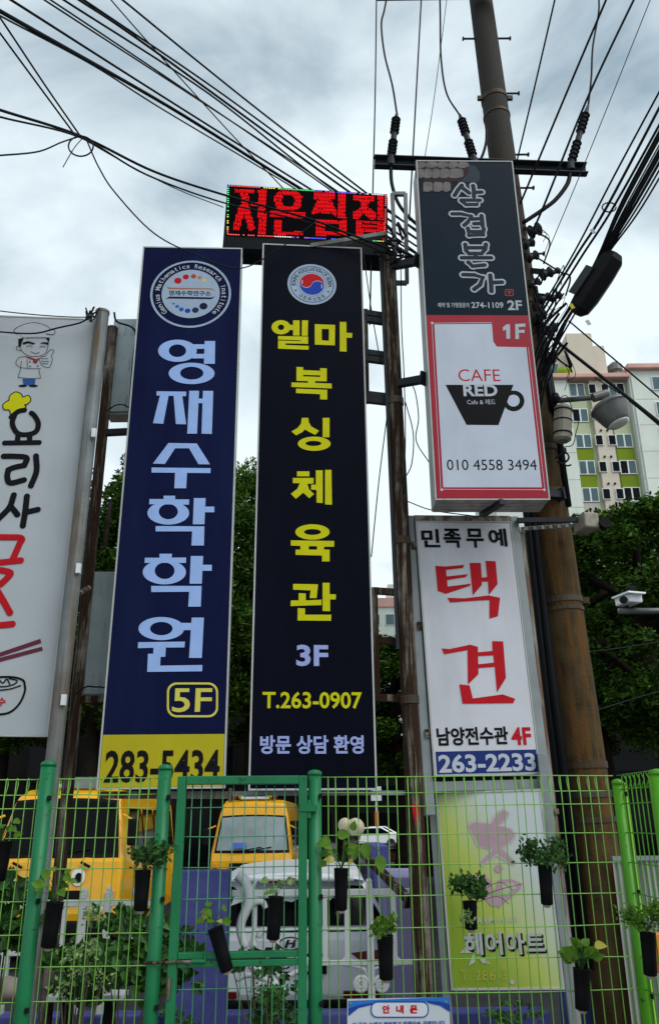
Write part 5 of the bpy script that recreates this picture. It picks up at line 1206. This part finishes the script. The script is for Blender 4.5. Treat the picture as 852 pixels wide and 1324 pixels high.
# shrubs behind the fence
def shrub(label, x, y, Y, rad, n, leaf, m, seed, stuffname='foliage'):
    ce = at(x, y, Y); t = thing('shrub', label, 'shrub', (ce.x, Y, .02), None)
    r = random.Random(seed); mb = MB()
    for i in range(9):
        e_ = ce + Vector((r.gauss(0, .5) * rad[0], r.gauss(0, .5) * rad[1], r.gauss(0, .6) * rad[2]))
        MB().tube(smoothline([(ce.x + r.uniform(-.05, .05), Y, .02), (ce.x + (e_.x - ce.x) * .4, Y, e_.z * .6), e_], 3), [.009 - .006 * i_ / 6 for i_ in range(7)], 5).build('stem', M_stem, t)
        foliage(mb, e_, (rad[0] * .5, rad[1] * .6, rad[2] * .45), n // 9, leaf, r, .6)
    mb.build('foliage', m, t)['kind'] = 'stuff'
shrub('leafy climbing shrub behind the left fence panel', 168, 1240, 5.75, (.32, .2, .16), 950, .085, M_leafd, 21)
shrub('variegated shrub low behind the left fence panel', 105, 1248, 5.5, (.17, .12, .12), 380, .03, M_leafv, 22)
shrub('broad-leaved shrub at the far left behind the fence', 10, 1195, 5.7, (.2, .15, .2), 420, .085, M_leafd, 23)
shrub('broad-leaved vine low between the two left fence posts', 95, 1246, 5.9, (.28, .15, .13), 480, .08, M_leafd, 28)
shrub('dark round shrub at the bottom behind the gate', 352, 1303, 5.4, (.13, .12, .1), 420, .036, M_leafd, 24)
shrub('small shrub at the bottom left of the gate', 232, 1322, 5.4, (.09, .08, .07), 200, .03, M_leafd, 25)
shrub('low shrub below the lime sign', 655, 1322, 5.4, (.16, .1, .06), 240, .03, M_leafd, 26)
shrub('broad-leaved shrub behind the lower gate panel', 335, 1250, 6.2, (.22, .12, .1), 120, .07, M_leafd, 27)

# ================================================================== VEHICLES
def shell(mb, prof, hw, O, yaw=0, roofed=False):
    """closed car body: side profile (y,z) lofted across the width; hw(z, y) gives the half width"""
    k = len(prof); Mz = Matrix.Rotation(yaw, 3, 'Z'); vs = []
    cols_ = (-1, -.86, -.45, 0, .45, .86, 1)
    for u in cols_:
        for y, z in prof:
            w = hw(z, y)
            crown = (.05 if roofed else .03) * (1 - u * u) if z > 1.44 else 0
            bow = .07 * (u * u) * (1 if y < .8 else 0)
            vs.append(Mz @ Vector((u * w, y + bow, z + crown)) + Vector(O))
    fs = []
    for c_ in range(len(cols_) - 1):
        for i in range(k):
            j = (i + 1) % k; fs.append((c_ * k + i, c_ * k + j, (c_ + 1) * k + j, (c_ + 1) * k + i))
    fs.append(tuple(range(k))[::-1]); fs.append(tuple(range((len(cols_) - 1) * k, len(cols_) * k)))
    mb.add(vs, fs); return mb
def wheel(parent, p, r, w, yaw=0):
    Mq = Matrix.Rotation(yaw, 3, 'Z') @ Matrix.Rotation(R(90), 3, 'Y')
    t = MB().lathe([(r * .6, -w / 2), (r * .95, -w / 2), (r, -w * .3), (r, w * .3), (r * .95, w / 2), (r * .6, w / 2)], 24, Mq, p).build('tyre', M_tyre, parent, smooth=False, bevel=.01)
    MB().lathe([(r * .15, -w / 2 - .012), (r * .58, -w / 2 - .004), (r * .58, w / 2 + .004), (r * .15, w / 2 + .012)], 20, Mq, p).build('rim', M_chrome, t)

def minibus(label, X, Y, yaw, zb, zt_, roof, eyes, group, glass):
    O = Vector((X, Y, 0)); Mz = Matrix.Rotation(yaw, 3, 'Z'); L_ = lambda x, y, z: Mz @ Vector((x, y, z)) + O
    t = thing('yellow_minibus', label, 'minibus', O, group)
    prof = [(.12, .42), (-.02, .5), (-.06, .75), (-.02, 1.1), (.04, zb - .06), (.10, zb), (.34, zt_), (.44, roof - .08), (.7, roof), (5.4, roof), (5.7, roof - .15), (5.78, 1.2), (5.7, .42)]
    hw = lambda z, y: .97 if z < zb else .97 - .17 * (z - zb) / (roof - zb) - (.04 if z > roof - .1 else 0)
    shell(MB(), prof, hw, O, yaw).build('body', M_yvan, t, smooth=False, bevel=.05, seg=3)
    def pane(name, m, z0, z1, w0, w1, off, par=t, yb=.1, yt=.34):
        f = lambda z: yb + (yt - yb) * (z - zb) / (zt_ - zb) - off
        mb = MB(); n_ = 7; top_ = []; bot = []
        for i in range(n_):
            u = -1 + 2 * i / (n_ - 1); top_.append(L_(u * w1, f(z1) + .07 * u * u, z1 + .03 * (1 - u * u))); bot.append(L_(u * w0, f(z0) + .07 * u * u, z0))
        mb.add(bot + top_, [(i, i + 1, n_ + i + 1, n_ + i) for i in range(n_ - 1)]); return mb.build(name, m, par)
    ws = pane('windscreen_surround', M_trim, zb - .01, zt_ + .02, .9, .79, .022)
    pane('windscreen', glass, zb + .05, zt_ - .02, .85, .75, .03, ws)
    for sx in (-1, 1):
        MB().tube([L_(sx * .12 - .25, .06, zb + .02), L_(sx * .12 + .35, .1, zb + .12)], .012, 6).build('wiper', M_trim, t)
        MB().box(L_(sx * 1.1, .1, zb + .35), (.16, .09, .38), Mz).build('mirror', M_trim, t, bevel=.03)
        MB().tube([L_(sx * .9, .25, zb + .6), L_(sx * 1.08, .12, zb + .52)], .018, 6).build('mirror_arm', M_yvan, t)
        MB().lathe([(.09, 0), (.09, .05), (.05, .08)], 14, Mz @ Matrix.Rotation(R(90), 3, 'X'), L_(sx * .68, -.02, .82)).build('headlight', M_clear, t)
        b_ = MB().ball(L_(sx * .36, .62, roof + .1), .07, 8).build('beacon', M_yellow, t, smooth=True)
        MB().ball(L_(sx * .5, .62, roof + .09), .06, 8).build('beacon', M_rlamp, t, smooth=True)
        MB().box(L_(sx * .85, -.01, 1.0), (.12, .05, .1), Mz).build('indicator', M_olamp, t, bevel=.01)
        for yy in (1.2, 4.4): wheel(t, L_(sx * .85, yy, .36), .36, .22, yaw)
        for k in range(4):
            q = MB(); x0 = sx * .965
            pts = [L_(x0, .9 + k * 1.15, zb + .02), L_(x0, 1.9 + k * 1.15, zb + .02), L_(sx * .86, 1.9 + k * 1.15, zb + .7), L_(sx * .86, .9 + k * 1.15, zb + .7)]
            q.add(pts, [(0, 1, 2, 3)]); q.build('side_window', M_glass, t)
    MB().box(L_(0, .62, roof + .06), (.7, .12, .06), Mz).build('light_bar', M_clear, t, bevel=.01)
    MB().box(L_(0, -.06, .55), (1.9, .12, .22), Mz).build('bumper', M_trim, t, bevel=.03)
    MB().box(L_(0, -.055, .98), (1.0, .04, .16), Mz).build('grille', M_trim, t, bevel=.01)
    MB().box(L_(0, -.14, .58), (.5, .02, .14), Mz).build('number_plate', M_wvan, t)
    if eyes:
        for sx in (-1, 1):
            ee = MB().lathe([(.115, 0), (.115, .012)], 20, Mz @ Matrix.Rotation(R(90), 3, 'X') @ Matrix.Diagonal((.85, 1.05, 1)), L_(sx * .5 - .135, -.015, 1.24)).build('eye_decal', M_wvan, t)
            MB().lathe([(.065, 0), (.065, .012)], 16, Mz @ Matrix.Rotation(R(90), 3, 'X') @ Matrix.Diagonal((.8, 1.05, 1)), L_(sx * .5 - .125, -.028, 1.23)).build('pupil_decal', M_trim, ee)
            MB().tube([L_(sx * .5 - .12, -.0, 1.44), L_(sx * .5 + .02, -.0, 1.37)], .02, 6).build('brow_decal', M_trim, t)
    else:
        MB().box(L_(-.3, .03, zb + .16), (.34, .012, .13), Mz @ Matrix.Rotation(R(-15), 3, 'X')).build('dash_card', mat('card_blue', (.05, .12, .45), .4), t)
    return t
minibus('yellow minibus with cartoon eyes on its front at the left', -4.12, 13.2, R(2), 1.5, 2.3, 2.48, True, 'yellow minibuses in the yard', M_glass)
minibus('yellow minibus with pale windscreen seen through the gate', -1.93, 21.0, R(-1), 1.28, 2.08, 2.46, False, 'yellow minibuses in the yard', M_glassl)

# white sport utility car, rear towards the viewer
O = Vector((-.37, 7.95, 0))
t = thing('white_car', 'white sport utility car parked with its rear towards the wire fence', 'car', O); SUV = t
prof = [(.1, .36), (-.02, .42), (-.06, .62), (-.03, .8), (.0, 1.02), (.03, 1.09), (.30, 1.45), (.17, 1.475), (.2, 1.5), (.6, 1.535), (1.7, 1.55), (2.5, 1.46), (3.4, 1.1), (4.5, .98), (4.7, .8), (4.7, .4)]
def hws(z, y):
    if z < 1.06: return .93 if z > .55 else .9
    return .93 - .31 * min(((z - 1.06) / .45) ** 1.3, 1)
shell(MB(), prof, hws, O, 0, True).build('body', M_wvan, t, bevel=.04, seg=3)
fz = lambda z: .03 + .27 * (z - 1.09) / .36
def tail(name, m, z0, z1, w0, w1, off, par=t, f=fz, bow=.07):
    n_ = 9; a_ = []; b_ = []
    for i in range(n_):
        u = -1 + 2 * i / (n_ - 1); b_.append(O + Vector((u * w0, f(z0) + bow * u * u - off, z0))); a_.append(O + Vector((u * w1, f(z1) + bow * u * u - off, z1)))
    return MB().add(b_ + a_, [(i, i + 1, n_ + i + 1, n_ + i) for i in range(n_ - 1)]).build(name, m, par)
tail('rear_window', M_glass, 1.13, 1.43, .84, .64, .02)
tail('tailgate_seam', M_trim, 1.083, 1.095, .86, .86, .02, f=lambda z: .02)
MB().box(O + Vector((0, .13, 1.5)), (1.12, .16, .04)).build('spoiler', M_wvan, t, bevel=.015)
MB().box(O + Vector((0, .045, 1.485)), (.4, .02, .02)).build('brake_light', M_rlamp, t)
for sx in (-1, 1):
    MB().prism([(sx * .52, .92), (sx * .95, .96), (sx * .96, .84), (sx * .9, .80), (sx * .52, .82)], 0, .05, Matrix.Translation(O + Vector((0, .06, 0))) @ Matrix.Rotation(R(90), 4, 'X')).build('tail_light', M_rlamp, t)
    MB().box(O + Vector((sx * .6, -.055, .62)), (.3, .03, .05)).build('reflector', M_rlamp, t)
    for yy in (.85, 3.7): wheel(t, O + Vector((sx * .82, yy, .36)), .36, .23)
    MB().box(O + Vector((sx * 1.02, 2.9, 1.08)), (.2, .1, .14)).build('mirror', M_wvan, t, bevel=.03)
    MB().add([O + Vector((sx * .925, .7, 1.12)), O + Vector((sx * .925, 3.0, 1.12)), O + Vector((sx * .715, 2.2, 1.44)), O + Vector((sx * .715, .9, 1.44))], [(0, 1, 2, 3)]).build('side_window', M_glass, t)
MB().box(O + Vector((0, -.06, .5)), (1.7, .08, .16)).build('bumper_trim', M_trim, t, bevel=.02)
MB().box(O + Vector((0, -.02, .845)), (.62, .05, .15)).build('plate_recess', M_trim, t)
pl_ = MB().box(O + Vector((0, -.05, .845)), (.52, .012, .11)).build('number_plate', M_wvan, t, bevel=.004)
def flattext(body, m, ce, w, h, name, par, bold=.01):
    vs, fs, _ = textmesh(body, bold); mb = MB(); mb.keep = True
    mb.add([Vector(ce) + Vector(((v[0] - .5) * w, 0, (v[1] - .5) * h)) for v in vs], fs); return mb.build(name, m, par)
flattext('0U 11', M_trim, O + Vector((0, -.0575, .845)), .36, .07, 'plate_lettering', pl_)
flattext('2.0', M_chrome, O + Vector((.62, .012, .7)), .12, .04, 'badge', t)
em = MB(); q1 = ell(0, 0, .105, .055, 32); q2 = ell(0, 0, .092, .043, 32)
vs = [O + Vector((x, -.035, 1.0 + y)) for x, y in q1 + q2]; em.add(vs, [(i, (i + 1) % 32, 32 + (i + 1) % 32, 32 + i) for i in range(32)])
eo = em.build('emblem', M_darksteel, t)
for q in ([(-.055, -.03), (-.03, -.035), (-.005, .033), (-.03, .03)], [(.005, -.033), (.03, -.03), (.055, .03), (.03, .035)], [(-.03, -.008), (.03, .0), (.03, .012), (-.03, .004)]):
    MB().add([O + Vector((x, -.036, 1.0 + y)) for x, y in q], [(0, 1, 2, 3)]).build('emblem_stroke', M_darksteel, eo)

# far cars on the street
def farcar(label, px, Y, m):
    p = at(px, 1080, Y); O2 = Vector((p.x, Y, 0)); t = thing('far_car', label, 'car', O2)
    pr = [(-2.1, .35), (-2.15, .8), (-1.2, .98), (-.6, 1.42), (.7, 1.45), (1.5, 1.0), (2.1, .9), (2.15, .35)]
    MB().prism(pr, -.85, .85, Matrix.Translation(O2) @ Matrix.Rotation(R(90), 4, 'X')).build('body', m, t, bevel=.08)
    MB().prism([(-1.05, 1.0), (-.52, 1.36), (.62, 1.38), (1.3, 1.02)], 0, .02, Matrix.Translation(O2 + Vector((0, -.86, 0))) @ Matrix.Rotation(R(90), 4, 'X')).build('side_window', M_glass, t)
    for x in (-1.35, 1.35): wheel(t, O2 + Vector((x, -.78, .33)), .33, .2, R(90))
farcar('small white car on the far street right of the globe lamps', 481, 66, M_wvan)
farcar('white car parked behind the small far car', 487, 73, M_wvan)

# ================================================================== LAVENDER WALLS, ORNAMENTAL FENCE, SMALL THINGS
def wall(name, label, xa, xb, Y, z1, th, m, coping=None):
    t = thing(name, label, 'wall', ((xa + xb) / 2, Y + th / 2, 0))
    MB().box(((xa + xb) / 2, Y + th / 2, z1 / 2), (xb - xa, th, z1)).build('wall_body', m, t, bevel=.012)
    if coping: MB().box(((xa + xb) / 2, Y + th / 2, z1 + .02), (xb - xa + .03, th + .03, .04)).build('coping', coping, t, bevel=.01)
    return t
wall('lavender_wall', 'violet-blue painted wall pier behind the gate', at(219, 1200, 6.45).x, at(293, 1200, 6.45).x, 6.45, at(260, 1126, 6.45).z, .22, M_lav)
wall('lavender_wall', 'pale lavender wall block right of the white car', at(500, 1200, 7.3).x, at(556, 1200, 7.3).x, 7.3, at(510, 1134, 7.3).z, 1.3, M_lavl)
wall('lavender_wall', 'violet wall pier behind the white car with a rusty brace', at(481, 1100, 10.2).x, at(503, 1100, 10.2).x, 10.2, at(490, 1094, 10.2).z, 1.8, M_lav)
wall('lavender_wall', 'lavender wall pier beside the peeling post at the lower right', at(726, 1200, 6.75).x, at(756, 1200, 6.75).x, 6.75, at(738, 1112, 6.75).z, .3, M_lav)
wall('lavender_wall', 'low violet-blue base wall along the bottom behind the fence', at(-80, 1300, 6.5).x, at(720, 1300, 6.5).x, 6.72, at(330, 1312, 6.72).z, .2, M_lav)
zl = at(110, 1291, 6.2).z
t = thing('white_ledge', 'thin white ledge low behind the left fence panel', 'ledge', (at(109, 1290, 6.2).x, 6.3, 0))
MB().box((at(109, 1290, 6.2).x, 6.3, zl), (.5, .2, .035)).build('slab', M_iron, t, bevel=.006)
for x in (82, 138): MB().box((at(x, 1290, 6.2).x, 6.32, zl / 2 - .01), (.06, .1, zl - .02)).build('support', M_nearblack, t)
for x, y, s_, lb_ in ((116, 1285, .12, 'pinkish stone lying on the white ledge'), (12, 1280, .12, 'pinkish stone at the far left behind the fence')):
    p = at(x, y, 6.3); mb = MB().ball(p, s_, 9, (1.2, .9, .7)); mb.v = [v + Vector((noise.noise(v * 9), noise.noise(v * 9 + Vector((5, 0, 0))), noise.noise(v * 9 + Vector((0, 7, 0))))) * .03 for v in mb.v]
    tag(mb.build('stone', M_stone, None, smooth=True), lb_, 'stone')

OY = 6.62
def o_(x, y): return at(x, y, OY)
def ornament(label, px0, px1, yt, yb, balls, bars, by=None):
    t = thing('ornamental_fence', label, 'fence', (o_((px0 + px1) / 2, yb).x, OY, o_(300, 1312).z))
    zt2, zb2 = o_((px0 + px1) / 2, yt).z, o_((px0 + px1) / 2, yb).z
    xa_, xb_ = o_(px0, yt).x, o_(px1, yt).x
    MB().bar((xa_, OY, zt2), (xb_, OY, zt2), .035, .045).build('rail', M_iron, t, bevel=.006)
    MB().bar((xa_, OY, zb2), (xb_, OY, zb2), .035, .034).build('rail', M_iron, t, bevel=.006)
    for x, y, r_ in balls:
        p = o_(x, y)
        MB().bar((p.x, OY, o_(x, by or 1312).z), (p.x, OY, p.z - .01), .05, .05, (0, 1, 0)).build('fence_post', M_iron, t, bevel=.008)
        MB().ball(p, r_, 10).build('ball_finial', M_iron, t, smooth=True)
        MB().lathe([(.018, -.06), (.03, -.045), (.02, -.03)], 10, None, p).build('finial_collar', M_iron, t)
    for x in bars:
        X_ = o_(x, yt).x
        MB().bar((X_, OY, zb2), (X_, OY, zt2), .036, .024, (0, 1, 0)).build('baluster', M_iron, t, bevel=.004)
        for z, sg in ((zt2 - .03, 1), (zb2 + .03, -1)):
            MB().tube([(X_ - .03, OY, z + sg * .02), (X_, OY, z - sg * .015), (X_ + .03, OY, z + sg * .02)], .012, 6).build('web', M_iron, t)
    return t
OF = ornament('white ornamental fence with ball finials and scrolls in front of the white car', 300, 545, 1154, 1245, [(477, 1140, .026), (358, 1150, .02)], [448, 508, 330, 394, 420])
OL = ornament('white ornamental fence with ball finials at the left in front of the minibus', -60, 205, 1168, 1232, [(18, 1154, .024), (110, 1152, .024), (142, 1150, .022)], [58, 85, 176], 1312)
MB().ball(o_(507, 1139), .02, 8).build('ball_finial', M_iron, OF, smooth=True)
def scroll(x, y, sg, r0=.055):
    p = o_(x, y); pts = []
    for i in range(26):
        a = i / 25 * 2.2 * 2 * PI; r_ = r0 * (1 - i / 25 * .82); pts.append(p + Vector((sg * r_ * math.cos(a), -.01, r_ * math.sin(a))))
    return pts
for x, sg, x2 in ((467, 1, 440), (493, -1, 520)):
    sc = scroll(x, 1273, sg)
    MB().tube(sc, .016, 7).build('scroll', M_iron, OF, smooth=True)
    MB().tube(smoothline([sc[0], o_(477 - sg * 2, 1262), o_(477 - sg * 8, 1252), o_(x2, 1246)], 5), .013, 7).build('scroll', M_iron, OF, smooth=True)
def leafcurve(pts, r0, r1, name='leaf_ornament'):
    l_ = smoothline([o_(x, y) + Vector((0, -.02, 0)) for x, y in pts], 6); n_ = len(l_)
    mb = MB(); mb.tube(l_, [max(.004, 1.35 * (r0 + (r1 - r0) * i / (n_ - 1)) * (1 if i else .6)) for i in range(n_)], 8)
    mb.build(name, M_iron, OF, smooth=True)
leafcurve([(318, 1226), (312, 1205), (313, 1190), (321, 1170), (321, 1152), (316, 1138), (307, 1131)], .022, .03)
leafcurve([(321, 1165), (326, 1150), (332, 1138)], .024, .006)
leafcurve([(320, 1175), (330, 1166), (340, 1166), (344, 1174)], .022, .014)
leafcurve([(328, 1226), (328, 1212), (332, 1200)], .022, .008)
leafcurve([(334, 1212), (340, 1202), (348, 1204), (347, 1214)], .016, .01)
leafcurve([(322, 1245), (336, 1255), (350, 1262), (358, 1272)], .022, .016)
leafcurve([(305, 1268), (320, 1260), (338, 1262), (356, 1272)], .01, .024)
leafcurve([(322, 1282), (334, 1272), (350, 1272)], .008, .022)
leafcurve([(385, 1254), (372, 1262), (360, 1260), (357, 1248)], .012, .02)
leafcurve([(372, 1284), (366, 1276), (360, 1270)], .008, .02)
leafcurve([(185, 1196), (180, 1178), (184, 1160), (176, 1148)], .02, .03)

# globe lamps
for x, y, r_, lb_ in ((446, 1067, .085, 'smaller round opal globe lamp behind the gate post, left of the pair'), (459.5, 1070, .11, 'larger round opal globe lamp behind the gate post, right of the pair')):
    p = at(x, y, 10.6); t = thing('globe_lamp', lb_, 'lamp', (p.x, p.y, 0))
    MB().ball(p, r_, 14).build('globe', M_globe, t, smooth=True)
    MB().tube([(p.x, p.y, 0), (p.x, p.y, p.z - r_ * .95)], .03, 10).build('stem', M_trim, t)
    MB().lathe([(.05, -r_ - .03), (.06, -r_ * .85)], 12, None, p).build('collar', M_trim, t)
# rusty diagonal brace
armbar('rusty_brace', 'rusty diagonal brace running from the globe lamps down to the rusty post', at(452, 1086, 7.0), at(531, 1166, 6.2), .05, M_rustpipe, 'brace')
# far street sign and traffic things
p = at(487, 1060, 58); t = thing('street_sign', 'small far street sign on a pole with an orange band', 'sign', (p.x, 58, 0))
MB().tube([(p.x, 58, 0), (p.x, 58, 4.2)], .06, 8).build('pole', M_wvan, t)
MB().box((p.x, 57.9, 3.6), (.7, .05, .9)).build('plate', M_wframe, t); MB().tube([(p.x, 58, 1.6), (p.x, 58, 2.5)], .13, 10).build('orange_band', M_orange, t)
def motorbike(label, px, Y):
    p = at(px, 1100, Y); Ob = Vector((p.x, Y, 0)); t = thing('motorbike', label, 'motorbike', Ob)
    for x in (-.6, .6): wheel(t, Ob + Vector((x, 0, .3)), .3, .1, R(90))
    MB().prism([(-.7, .55), (-.3, .8), (.1, .65), (.45, 1.0), (.6, .95), (.35, .45), (-.4, .35)], -.14, .14, Matrix.Translation(Ob) @ Matrix.Rotation(R(90), 4, 'X')).build('body', M_rlamp, t, bevel=.04)
    MB().bar(Ob + Vector((-.65, 0, .84)), Ob + Vector((.05, 0, .82)), .24, .09).build('seat', M_trim, t, bevel=.03)
    MB().tube([Ob + Vector((.45, -.3, 1.08)), Ob + Vector((.42, 0, 1.02)), Ob + Vector((.45, .3, 1.08))], .02, 6).build('handlebar', M_chrome, t)
motorbike('red motorbike far off right of the violet wall pier', 500, 38)
motorbike('motorbike far off beside the rusty post', 514, 36)
# parasol tip: red rag on the rusty post
tag(MB().prism([(-.02, .05), (.025, .055), (.03, 0), (.012, -.05), (.004, -.1), (-.008, -.03)], -.006, .006, Matrix.Translation(at(536, 1049, 5.98)) @ Matrix.Rotation(R(90), 4, 'X')).build('red_ribbon', RED, None), 'small red ribbon tied to the rusty post behind the fence', 'ribbon')
# corrugated sheet right of the corner
xa_, xb_ = at(795, 1150, 6.4).x, at(960, 1150, 6.4).x; zt2 = at(820, 1112, 6.4).z
t = thing('corrugated_panel', 'grey-green corrugated sheet standing behind the right corner fence', 'panel', ((xa_ + xb_) / 2, 6.4, 0))
mb = MB(); n_ = 90; vs = []
for i in range(n_ + 1):
    X_ = xa_ + (xb_ - xa_) * i / n_; yy = 6.4 + .012 * (1 if (i // 2) % 2 else -1); vs += [(X_, yy, 0), (X_, yy, zt2)]
mb.add(vs, [(2 * i, 2 * i + 2, 2 * i + 3, 2 * i + 1) for i in range(n_)]); o = mb.build('sheet', M_corr, t)
sm = o.modifiers.new('thickness', 'SOLIDIFY'); sm.thickness = .004
MB().box(((xa_ + xb_) / 2, 6.4, zt2 + .012), (xb_ - xa_, .05, .03)).build('top_rail', M_alu, t)
# orange barrier behind the corner
p = at(851, 1232, 5.6); t = thing('orange_barrier', 'orange plastic barrier board at the right edge', 'barrier', (p.x + .1, 5.6, 0))
MB().box((p.x + .1, 5.6, p.z), (.24, .05, .22)).build('board', M_orange, t, bevel=.01)
for sx in (0, .2): MB().bar((p.x + sx, 5.6, 0), (p.x + sx, 5.6, p.z - .11), .04, .04, (0, 1, 0)).build('leg', M_iron, t)
# sill boards under the signs
armbar('sign_rail', 'pale horizontal rail under the navy and black signs', at(128, 1028, 6.15), at(300, 1028, 6.15), .05, M_palerust, 'rail')
armbar('sign_rail', 'dark horizontal rail under the black sign', at(300, 1026, 6.15), at(540, 1025, 6.15), .03, M_alu, 'rail')
tag(MB().box(at(110, 1012, 6.5), (.2, .03, .08)).build('small_plate', M_iron, None), 'small white plate low beside the yellow phone panel', 'plate')
